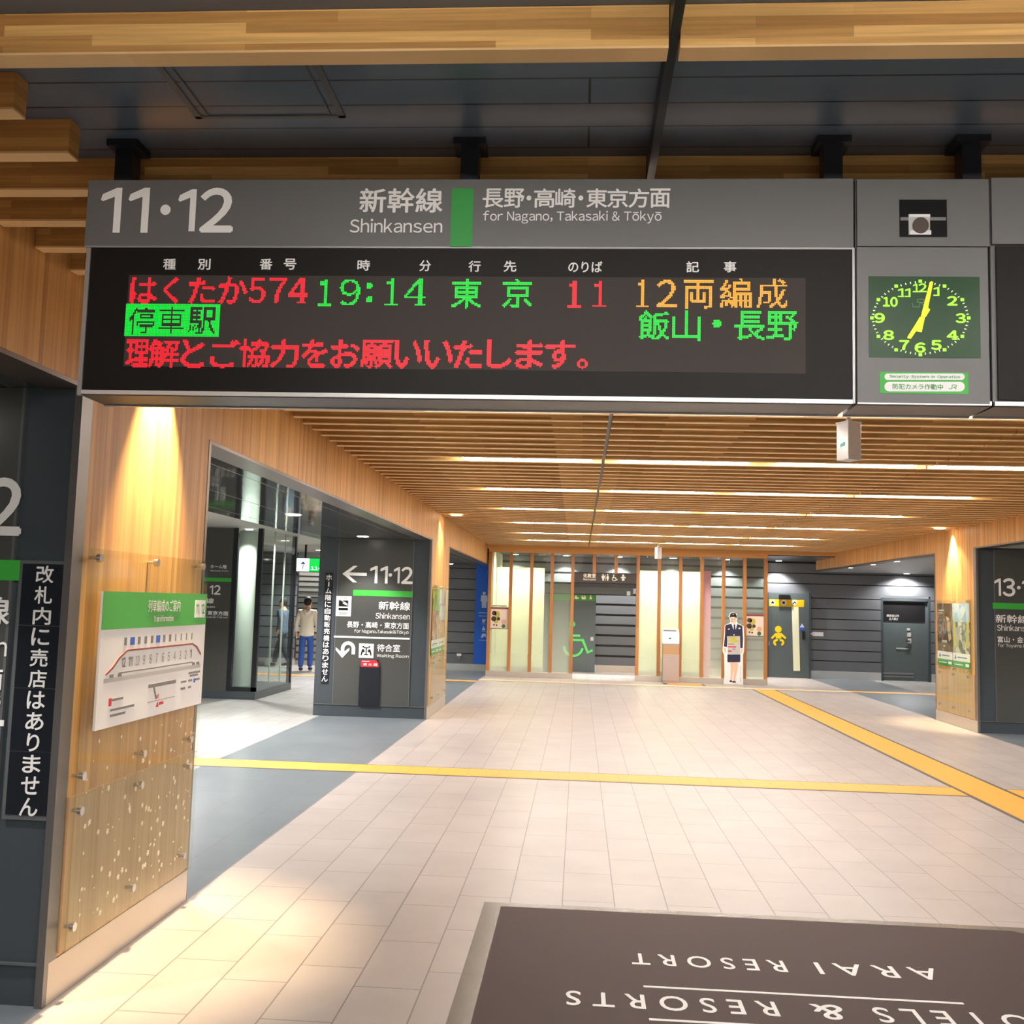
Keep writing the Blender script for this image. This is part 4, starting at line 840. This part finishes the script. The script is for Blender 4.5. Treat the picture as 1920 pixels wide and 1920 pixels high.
# steel door of the right aisle
F = front(25.78); c10 = crop(1640, 1100, 10.108)
d = bx(7.66, 8.77, 25.79, 25.9, .01, 2.01).build('door_3', 'door_gray'); tag(d, kind='structure')
bx(7.6, 7.66, 25.722, 25.9, 0, 2.08).build('door_frame', 'dark_panel', d); bx(8.77, 8.83, 25.722, 25.9, 0, 2.08).build('door_frame', 'dark_panel', d); bx(7.66, 8.77, 25.722, 25.9, 2.02, 2.08).build('door_frame', 'dark_panel', d)
MB().rect(F, *c10(85, 300), *c10(945, 660), .002, -.01).build('upper_panel', 'blackish', d)
MB().text(F, '関係者以外', *c10(230, 528), *c10(465, 575), .03, .004).text(F, '立入禁止', *c10(272, 585), *c10(445, 635), .03, .004).build('door_lettering', 'light_gray', d)
h = MB().rect(F, *c10(615, 870), *c10(685, 950), .02, -.01).rect(F, *c10(625, 980), *c10(690, 1075), .02, -.01).rect(F, *c10(612, 790), *c10(668, 830), .01, -.01).build('lock_plates', 'light_gray', d)
MB().rect(F, *c10(580, 1020), *c10(660, 1040), .05, .02).build('lever', 'black', d)
MB().rect(F, *c10(410, 1160), *c10(640, 1185), .002, -.01).build('door_scuff', 'light_gray', d)
MB().rect(F, *c10(140, 1630), *c10(740, 1660), .004, -.01).rect(F, *c10(120, 1690), *c10(740, 1715), .004, -.01).build('door_sweep', 'mid_gray', d)
# blue gents panel
F = front(24.53); c4 = crop(800, 980, 4.364)
F = front(24.522); o = thing('restroom_banner', (-2.33, 24.5, .17), 'tall bright blue gents restroom panel beside the left opening', 'sign panel')
bx(-2.56, -2.11, 24.525, 24.548, .17, 2.57).build('blue_board', 'blue_panel', o)
L = MB(); e = .004; b_ = -.006
L.disc(F, *c4(470, 578), 2.9, e, b_); L.poly(F, [c4(*p) for p in ((446, 594), (494, 594), (498, 635), (490, 650), (488, 698), (474, 698), (471, 655), (467, 698), (453, 698), (452, 650), (442, 640))], e, b_)
L.disc(F, *c4(466, 853), 1.4, e, b_).rect(F, *c4(455, 862), *c4(478, 882), e, b_).poly(F, [c4(*p) for p in ((455, 790), (485, 792), (470, 820), (455, 815))], e, b_).poly(F, [c4(*p) for p in ((442, 940), (455, 908), (480, 908), (488, 940), (470, 925), (460, 942))], e, b_)
L.rect(F, *c4(425, 735), *c4(492, 741), e, b_).rect(F, *c4(425, 762), *c4(492, 766), e, b_).rect(F, *c4(428, 960), *c4(490, 963), e, b_).rect(F, *c4(448, 826), *c4(486, 829), e, b_).rect(F, *c4(448, 886), *c4(486, 889), e, b_)
L.build('white_pictograms', 'pale_blue', o)
o = thing('wall_outlet', (-2.98, 24.52, .33), 'small white fitting low on the boarded wall at left rear', 'fitting')
MB().rect(front(24.55), *c4(248, 1070), *c4(284, 1090), .05, 0).build('cap', 'white', o); MB().rect(front(24.55), *c4(255, 1090), *c4(276, 1118), .04, 0).build('body', 'mid_gray', o)

# ---------------------------------------------------------------- kiosk and cardboard attendant
c8 = crop(1220, 1090, 8)
KY = 22.62; F = front(KY)
o = thing('information_kiosk', (2.36, KY + .12, 0), 'taupe floor kiosk with a tilted white screen in front of the partition', 'kiosk')
def U(a, b): return F.uv(*c8(a, b))
(ua, za), (ub, _) = U(185, 1100), U(430, 1100)
zt, zw, z1 = U(300, 935)[1], U(300, 1100)[1], U(300, 962)[1]
bx(ua, ub, KY, KY + .26, 0.05, zw).build('pedestal', 'kiosk_taupe', o, .004); bx(ua + .012, ub - .012, KY + .012, KY + .25, 0, .05).build('plinth', 'kiosk_taupe', o)
bx(ua + .003, ub - .003, KY + .006, KY + .254, zw, z1).build('wood_band', 'kiosk_wood', o); bx(ua, ub, KY, KY + .26, z1, zt).build('collar', 'kiosk_taupe', o)
(sa, sz0), (sb, sz1) = U(170, 932), U(436, 715)
hd = MB(); r = .03
pts = [(sa + .015, sz0), (sb - .015, sz0), (sb - .005, sz0 + .02), (sb + .0, sz0 + .2), (sb - .012, sz1 - .012), (sb - .03, sz1), (sa + .03, sz1), (sa + .012, sz1 - .012), (sa, sz0 + .2), (sa + .005, sz0 + .02)]
tilt = lambda v, h: (v, h)
n = len(pts); vs = [Vector((u, KY - .02 + .12 * (v - sz0) / (sz1 - sz0), v)) for u, v in pts] + [Vector((u, KY + .12 + .10 * (v - sz0) / (sz1 - sz0), v)) for u, v in pts]
hd.add(vs, [tuple(range(n)), tuple(range(2 * n - 1, n - 1, -1))] + [(i, n + i, n + (i + 1) % n, (i + 1) % n) for i in range(n)])
hb = hd.build('screen_head', 'white_gloss', o, .006)
class Tilt:
    def uv(s, x, y): return F.uv(x, y)
    def at(s, u, v, h=0): return Vector((u, KY - .022 + .12 * (v - sz0) / (sz1 - sz0) - h, v))
TL = Tilt()
MB().rect(TL, *c8(205, 730), *c8(402, 912), .003, -.002).build('screen', 'screen_pale', hb)
MB().rect(TL, *c8(195, 730), *c8(392, 752), .005, .003).build('title_bar', 'mid_gray', hb); MB().rect(TL, *c8(272, 848), *c8(308, 864), .005, .003).build('dark_button', 'near_black_blue', hb); MB().rect(TL, *c8(320, 815), *c8(395, 875), .005, .003).rect(TL, *c8(270, 785), *c8(330, 845), .005, .003).build('blue_fields', 'pale_blue', hb)
SY = 22.72; F = front(SY)
o = thing('cardboard_attendant', (3.5, SY, 0), 'life-size cardboard cutout of an attendant in dark uniform holding a notice', 'cardboard cutout')
def pp(name, M, pts, h, b, parent=o): return MB().poly(F, [c8(*p) for p in pts], h, b).build(name, M, parent)
by = 1545
out = [(1125, by), (1090, 1545), (1108, 1400), (1100, 1100), (1075, 1040), (1100, 820), (1112, 660), (1185, 628), (1200, 600), (1180, 550), (1168, 530), (1195, 475), (1240, 462), (1290, 490), (1300, 560), (1290, 600), (1310, 632), (1395, 672), (1405, 850), (1402, 1040), (1385, 1110), (1385, by)]
pp('white_board', 'white', out, 0, -.012)
bx(3.3, 3.7, SY + .011, SY + .15, 0, .02).build('rear_foot', 'white', o); MB().add([(3.49, SY + .012, .02), (3.49, SY + .15, .02), (3.49, SY + .012, .9), (3.51, SY + .012, .02), (3.51, SY + .15, .02), (3.51, SY + .012, .9)], [(0, 1, 2), (5, 4, 3), (0, 3, 4, 1), (1, 4, 5, 2), (2, 5, 3, 0)]).build('rear_strut', 'white', o)
pp('printed_jacket', 'navy', [(1130, 655), (1210, 635), (1260, 720), (1300, 640), (1375, 670), (1385, 860), (1380, 1000), (1345, 1000), (1340, 830), (1150, 825), (1145, 990), (1098, 975), (1115, 800), (1118, 680)], .0015, 0)
pp('printed_shirt', 'white', [(1212, 635), (1300, 632), (1278, 720), (1240, 720)], .0022, .0015); pp('printed_tie', 'near_black_blue', [(1245, 645), (1266, 645), (1274, 720), (1258, 740), (1244, 715)], .003, .0022)
pp('printed_face', 'print_skin', [(1190, 545), (1210, 535), (1285, 545), (1288, 580), (1275, 615), (1275, 640), (1225, 640), (1205, 600)], .0015, 0)
pp('printed_hat', 'black', [(1175, 548), (1190, 520), (1195, 485), (1235, 470), (1275, 482), (1292, 520), (1290, 552), (1255, 535), (1205, 535)], .0025, .0015); pp('printed_hat_badge', 'light_gray', [(1225, 488), (1250, 488), (1247, 500), (1228, 500)], .003, .0025)
pp('printed_features', 'poster_maroon', [(1205, 592), (1235, 596), (1225, 606), (1210, 603)], .0025, .0015)
pp('printed_skirt', 'navy', [(1150, 1098), (1345, 1098), (1345, 1205), (1330, 1215), (1160, 1215), (1150, 1200)], .0015, 0)
lg = MB(); lg.poly(F, [c8(*p) for p in ((1195, 1215), (1258, 1215), (1245, 1330), (1225, 1430), (1222, 1490), (1192, 1490), (1200, 1420), (1200, 1310))], .0012, 0); lg.poly(F, [c8(*p) for p in ((1260, 1215), (1312, 1225), (1300, 1340), (1275, 1420), (1272, 1500), (1240, 1500), (1244, 1430), (1250, 1330))], .0012, 0); lg.build('printed_legs', 'print_skin', o)
lg = MB(); lg.poly(F, [c8(*p) for p in ((1188, 1480), (1228, 1495), (1225, 1512), (1182, 1508))], .002, .0012); lg.poly(F, [c8(*p) for p in ((1232, 1495), (1275, 1500), (1282, 1518), (1225, 1520))], .002, .0012); lg.build('printed_shoes', 'black', o)
lg = MB(); lg.poly(F, [c8(*p) for p in ((1100, 995), (1125, 995), (1132, 1050), (1128, 1075), (1112, 1060), (1100, 1030))], .0012, 0); lg.poly(F, [c8(*p) for p in ((1358, 1010), (1380, 1010), (1372, 1060), (1360, 1085), (1352, 1060))], .0012, 0); lg.build('printed_hands', 'print_skin', o)
nb = pp('notice_card', 'light_gray', [(1145, 825), (1340, 822), (1345, 1098), (1155, 1098)], .004, .0015)
lg = MB(); lg.disc(F, *c8(1230, 850), 9, .005, .004, 20, 2.6).disc(F, *c8(1245, 895), 9.5, .005, .004, 20, 3.2).build('yellow_marks', 'poster_olive', nb)
MB().rect(F, *c8(1162, 972), *c8(1280, 992), .005, .004).rect(F, *c8(1162, 1035), *c8(1215, 1056), .005, .004).build('red_print', 'red', nb); MB().rect(F, *c8(1162, 934), *c8(1250, 948), .005, .004).rect(F, *c8(1225, 1012), *c8(1268, 1025), .005, .004).build('dark_print', 'mid_gray', nb)
lg = MB(); lg.rect(F, *c8(1208, 566), *c8(1224, 573), .0025, .0015).rect(F, *c8(1244, 568), *c8(1262, 575), .0025, .0015); lg.build('printed_eyes', 'black', o)
MB().rect(F, *c8(1318, 695), *c8(1345, 715), .0025, .0015).rect(F, *c8(1160, 710), *c8(1185, 724), .0025, .0015).disc(F, *c8(1250, 803), 1.2, .0025, .0015, 10).build('printed_badges', 'white', o)
MB().rect(F, *c8(1346, 1270), *c8(1354, 1420), .001, 0).rect(F, *c8(1343, 1440), *c8(1356, 1510), .001, 0).build('printed_caption', 'light_gray', o)

# hanging beacons
def beacon(x, y, zt, label):
    o = thing('hanging_beacon', (x, y, zt - .24), label, 'sensor box', 'white boxes hanging from the batten ceiling')
    w = .055
    a = MB(); c, s_ = math.cos(.5), math.sin(.5)
    pts = [(x + u * c - v * s_, y + u * s_ + v * c) for u, v in ((-w, -w), (w, -w), (w, w), (-w, w))]
    vs = [(px, py, z) for z, k_ in ((zt - .24, .94), (zt - .012, .94), (zt, 1.06)) for px, py in ((x + (p[0] - x) * k_, y + (p[1] - y) * k_) for p in pts)]
    a.add(vs, [(3, 2, 1, 0), (8, 9, 10, 11)] + [(i + 4 * r, (i + 1) % 4 + 4 * r, (i + 1) % 4 + 4 * r + 4, i + 4 * r + 4) for r in (0, 1) for i in range(4)])
    a.build('box', 'white_gloss', o, .003)
    MB().tube((x, y, zt - .002), (x, y, zt + .03), .025, .012).tube((x, y, zt + .02), (x, y, ZP - .004), .011).build('rod', 'white', o)
    f0 = Vector((-s_ * 0 - c * 1, -s_ * 1, 0)); nrm = Vector((-c, -s_, 0)); tan = Vector((s_, -c, 0)); ctr = Vector((x, y, zt - .145)) + nrm * (w * .975 + .001)
    MB().add([ctr + tan * a_ + Vector((0, 0, b_)) for a_, b_ in ((-.016, -.012), (.02, -.006), (.02, .018), (.006, .012), (-.016, .004))], [(0, 1, 2, 3, 4)]).build('cyan_sticker', 'cyan_sticker', o)
    return o
beacon(1.655, 6.235, 2.875, 'white box with cyan sticker hanging just below the departure board')
beacon(1.63, 20.86, 2.93, 'distant white box on a rod hanging before the glass partition')

# ---------------------------------------------------------------- left concourse: glazed lift box, stairs, sign
F = front(16.1); bxs = thing('glazed_kiosk', (-6.6, 17.1, 0), 'dark framed glass lift enclosure in the left concourse', 'glass enclosure')
bx(-8.0, -5.25, 16.1, 18.15, 0, .13).build('stone_base', 'dark_panel', bxs)
bx(-8.0, -5.735, 16.10, 16.16, .13, 2.81).build('sign_panel', 'mid_panel', bxs)
for x, y in ((-5.70, 16.13), (-5.29, 16.14), (-5.29, 18.11), (-7.96, 18.11)): bx(x - .04, x + .04, y - .035, y + .035, .13, 2.81).build('corner_post', 'near_black_blue', bxs)
bx(-8, -5.25, 16.105, 16.16, .13, .2).build('bottom_rail', 'near_black_blue', bxs)
for y in (16.84, 17.45): bx(-5.28, -5.255, y - .012, y + .012, .2, 2.81).build('glazing_bar', 'column_pale', bxs)
bx(-5.66, -5.33, 16.12, 16.13, .2, 2.81).build('glass_pane', 'tinted_glass', bxs)
for a, b in ((16.17, 16.828), (16.852, 17.438), (17.462, 18.08)): bx(-5.27, -5.262, a, b, .13, 2.81).build('glass_pane', 'tinted_glass', bxs)
bx(-7.92, -5.33, 18.11, 18.12, .13, 2.81).build('glass_pane', 'tinted_glass', bxs)
L = MB(); e = .003
L.text(F, 'ホーム階', 395, 1059, 425, 1066, .02, e).text(F, 'Shinkansen Tracks', 394, 1069, 429, 1071.5, .01, e).text(F, '12', 393, 1097, 414, 1115, .02, e).text(F, '11', 344, 1097, 364, 1115, .02, e).text(F, '新幹線', 352, 1121, 401, 1131, .02, e).text(F, 'Shinkansen', 355, 1135, 403, 1139, .02, e).text(F, '長野・高崎・東京方面', 330, 1145, 428, 1153, .02, e).text(F, 'for Nagano,Takasaki&Tōkyō', 330, 1155, 427, 1158.5, .01, e); L.build('panel_lettering', 'white_letter', bxs)
MB().rect(F, 350, 1083, 434, 1090, .003, 0).build('green_line_mark', 'green_mark', bxs)
tag(MB().tube((-5.85, 17.15, .0), (-5.85, 17.15, 2.815), .17, n=28).build('lift_column', 'column_pale', None, 0, (-5.85, 17.15, 0)), 'pale round column standing inside the glass lift enclosure', 'column')
downlight(-5.62, 16.5, 2.815, 'added downlight inside the glass lift enclosure', 330, r=.06, ang=140)  # lamp added to brighten the column behind the glass
o = thing('hanging_sign', (-5.7, 21, 2.23), 'lit white and green direction sign hanging before the stairs', 'hanging sign'); F = front(21.0)
bx(-6.09, -4.9, 21.005, 21.1, 2.23, 2.54).build('sign_case', 'near_black_blue', o)
MB().rectuv(F, -6.075, 2.245, -5.80, 2.525, .002, -.006).build('white_field', 'lit_white', o); MB().rectuv(F, -5.80, 2.245, -4.91, 2.525, .002, -.006).build('green_field', 'lit_green', o)
MB().prism(F, [(-5.99, 2.40), (-5.935, 2.455), (-5.88, 2.40), (-5.90, 2.385), (-5.927, 2.412), (-5.927, 2.29), (-5.943, 2.29), (-5.943, 2.412), (-5.97, 2.385)], .001, .004).build('up_arrow', 'near_black_blue', o)
MB().textuv(F, '11・12', -5.76, 2.28, -5.4, 2.35, .01, .004).build('sign_lettering', 'lit_white', o)
for x in (-5.9, -5.1): bx(x - .02, x + .02, 21.03, 21.07, 2.54, 2.82).build('hanger', 'near_black_blue', o)
sw = struct('stairs', MB(), 'stair_white'); bpy.data.objects.remove(sw)
a, b = MB(), MB(); dk = MB()
for i in range(18):
    y, z = 24.7 + i * .3, i * .155
    (b if i < 5 else a).box(-8.99, -4.61, y, y + 1.1 if i == 17 else y + .32, max(0, z - .3), z + .155 - .03); dk.box(-8.99, -4.61, y - .012, y + .32, z + .125, z + .155)
o = thing('staircase', (-5.8, 24.7, 0), 'staircase with pale risers and dark nosings at the far left', 'staircase')
a.build('pale_risers', 'stair_white', o); b.build('tan_risers', 'stair_tan', o); dk.build('dark_nosings', 'stair_dark', o)
struct('wall_left', bx(-9.1, -9.0, 24.66, 31, 0, 5), 'cabinet_wall'); struct('wall_right', bx(-4.6, -4.5, 24.72, 31, 0, 5), 'cabinet_wall'); struct('wall_back', bx(-9.1, -4.5, 31, 31.1, 0, 5), 'soffit_gray'); struct('ceiling_back', bx(-9.1, -4.5, 24.66, 31.1, 5, 5.1), 'soffit_gray')
downlight(-5.8, 27.5, 5.0, 'downlight high over the staircase', 900, r=.1, ang=140)

# ---------------------------------------------------------------- people
def skin(name, nodes, edges, M, parent, root=0, sub=2):
    bm = bmesh.new(); lay = bm.verts.layers.skin.verify()
    vs = []
    for co, r in nodes:
        v = bm.verts.new(co); v[lay].radius = (r, r) if not isinstance(r, tuple) else r; vs.append(v)
    vs[root][lay].use_root = True
    for a_, b_ in edges: bm.edges.new((vs[a_], vs[b_]))
    me = bpy.data.meshes.new(name); bm.to_mesh(me); bm.free()
    o = bpy.data.objects.new(name, me); COL.objects.link(o)
    o.modifiers.new('s', 'SKIN').use_smooth_shade = True; sb = o.modifiers.new('b', 'SUBSURF'); sb.levels = sb.render_levels = sub
    bpy.context.view_layer.update()
    m2 = bpy.data.meshes.new_from_object(o.evaluated_get(bpy.context.evaluated_depsgraph_get())); bpy.data.objects.remove(o)
    for p in m2.polygons: p.use_smooth = True
    m2.materials.append(MATS[M]); q = bpy.data.objects.new(name, m2); COL.objects.link(q); q.parent = parent; ORG[q.name] = Vector((0, 0, 0))
    return q
def hand(nodes, edges, wi, w, d, side):
    """palm, four unequal fingers and a thumb below the wrist"""
    w = Vector(w); d = Vector(d).normalized(); fwd = Vector((0, 1, 0)); sidev = Vector((side, 0, 0))
    pi = len(nodes); nodes.append((w + d * .045, (.02, .034))); edges.append((wi, pi))
    for k_, (off, ln) in enumerate(((-.027, .07), (-.009, .082), (.009, .077), (.026, .06))):
        i = len(nodes); base = w + d * .075 + fwd * off
        nodes += [(base, .010), (base + d * ln * .55 - sidev * .006, .009), (base + d * ln - sidev * .022, .007)]; edges += [(pi, i), (i, i + 1), (i + 1, i + 2)]
    i = len(nodes); nodes += [(w + d * .035 + fwd * .038, .011), (w + d * .075 + fwd * .055, .009)]; edges += [(pi, i), (i, i + 1)]
def person(loc, rot, label, top_M, leg_M, stride, arms, hood, tall):
    o = thing('person', loc, label, 'person'); o.rotation_euler.z = rot; o.scale = (tall / 1.72,) * 3
    hip, sh = .90, 1.40
    legs = {}
    for s in (-1, 1):
        k = stride * s
        legs[s] = [Vector((s * .09, 0, hip - .02)), Vector((s * .095, .03 + k * .55, .50)), Vector((s * .09, k * 1.0 - .05 * (k < 0), .09 + (.05 if k < -.1 else 0))), Vector((s * .10, k * 1.0 + .14, .04 + (.0 if k >= -.1 else .02)))]
    N = [((0, 0, .93), (.15, .105)), ((0, 0, 1.10), (.135, .095)), ((0, .0, 1.28), (.155, .105)), ((0, -.01, 1.40), (.12, .085)), ((0, .0, 1.49), .055), ((0, .02, 1.56), (.07, .085)), ((0, .02, 1.64), (.078, .095)), ((0, .015, 1.70), (.05, .06))]
    Ed = [(i, i + 1) for i in range(7)]
    for s in (-1, 1):
        b0 = len(N); l = legs[s]
        N += [(l[0], .085), (l[1], .055), (l[2], .037), (l[3], .03)]; Ed += [(0, b0), (b0, b0 + 1), (b0 + 1, b0 + 2), (b0 + 2, b0 + 3)]
        a = arms[s]; b0 = len(N); N += [(Vector((s * .165, -.01, sh)), .055), (Vector(a[0]), .04), (Vector(a[1]), .027)]; Ed += [(3, b0), (b0, b0 + 1), (b0 + 1, b0 + 2)]
        hand(N, Ed, b0 + 2, a[1], Vector(a[1]) - Vector(a[0]), s)
    N += [((0, .105, 1.615), .014), ((0, .12, 1.605), .011)]; Ed += [(6, len(N) - 2), (len(N) - 2, len(N) - 1)]      # nose
    for s in (-1, 1): N.append(((s * .088, .01, 1.61), (.012, .022))); Ed.append((6, len(N) - 1))                     # ears
    skin('body', N, Ed, 'skin', o)
    N = [((0, 0, .79), (.205, .165)), ((0, 0, .92), (.192, .15)), ((0, 0, 1.08), (.172, .125)), ((0, 0, 1.26), (.178, .125)), ((0, -.01, 1.38), (.15, .105)), ((0, -.01, 1.45), (.09, .075))]; Ed = [(i, i + 1) for i in range(5)]
    for s in (-1, 1):
        a = arms[s]; b0 = len(N); e1, w1 = Vector(a[0]), Vector(a[1])
        N += [(Vector((s * .17, -.01, 1.395)), .072), (e1, .058), (e1.lerp(w1, .93), .044)]; Ed += [(4, b0), (b0, b0 + 1), (b0 + 1, b0 + 2)]
    skin('hoodie' if hood else 'shirt', N, Ed, top_M, o)
    if hood: skin('hood', [((-.09, -.06, 1.44), .045), ((-.05, -.115, 1.40), .05), ((0, -.13, 1.35), .055), ((.05, -.115, 1.40), .05), ((.09, -.06, 1.44), .045)], [(0, 1), (1, 2), (2, 3), (3, 4)], top_M, o)
    N = [((0, 0, 1.0), (.13, .10)), ((0, 0, .86), (.14, .11))]; Ed = [(0, 1)]
    for s in (-1, 1):
        l = legs[s]; b0 = len(N); N += [(l[0] - Vector((0, 0, .06)), .092), (l[1], .078), (l[2] + Vector((0, 0, -.01)), .068)]; Ed += [(1, b0), (b0, b0 + 1), (b0 + 1, b0 + 2)]
    skin('trousers', N, Ed, leg_M, o)
    for s in (-1, 1):
        l = legs[s]; skin('shoe', [(l[2] - Vector((0, .04, .03)), .045), (l[2] + Vector((0, .04, -.035)), .046), (l[3] + Vector((0, .02, 0)), .038)], [(0, 1), (1, 2)], 'shoe', o)
    skin('hair', [((0, -.045, 1.535), (.064, .042)), ((0, -.045, 1.59), (.09, .06)), ((0, -.03, 1.65), (.10, .09)), ((0, .0, 1.70), (.094, .098)), ((0, .06, 1.715), (.075, .05))], [(0, 1), (1, 2), (2, 3), (3, 4)], 'hair', o)
    for s in (-1, 1):
        MB().tube((s * .032, .098, 1.645), (s * .032, .108, 1.645), .012).build('eye', 'black', o)
    for c in o.children:
        if c.name.startswith('eye'):
            for v in c.data.vertices: v.co += Vector(loc)
    MB().box(-.024, .024, .092, .1, 1.565, 1.573).build('mouth', 'poster_maroon', o)
    for c in o.children:
        if c.name.startswith('mouth'):
            for v in c.data.vertices: v.co += Vector(loc)
    return o
person((-6.26, 22.72, 0), .06, 'person walking away in cream hoodie and blue jeans towards the stairs', 'hoodie', 'denim', .07, {-1: ((-.245, -.02, 1.13), (-.255, .03, .90)), 1: ((.245, -.02, 1.13), (.25, .03, .90))}, True, 1.67)
p2 = person((-7.15, 23.75, 0), 1.35, 'person in blue shirt and dark trousers walking behind the glass enclosure', 'blue_shirt', 'dark_trouser', .24, {-1: ((-.23, -.1, 1.14), (-.2, .0, .92)), 1: ((.23, .08, 1.14), (.2, .22, 1.0))}, False, 1.64)
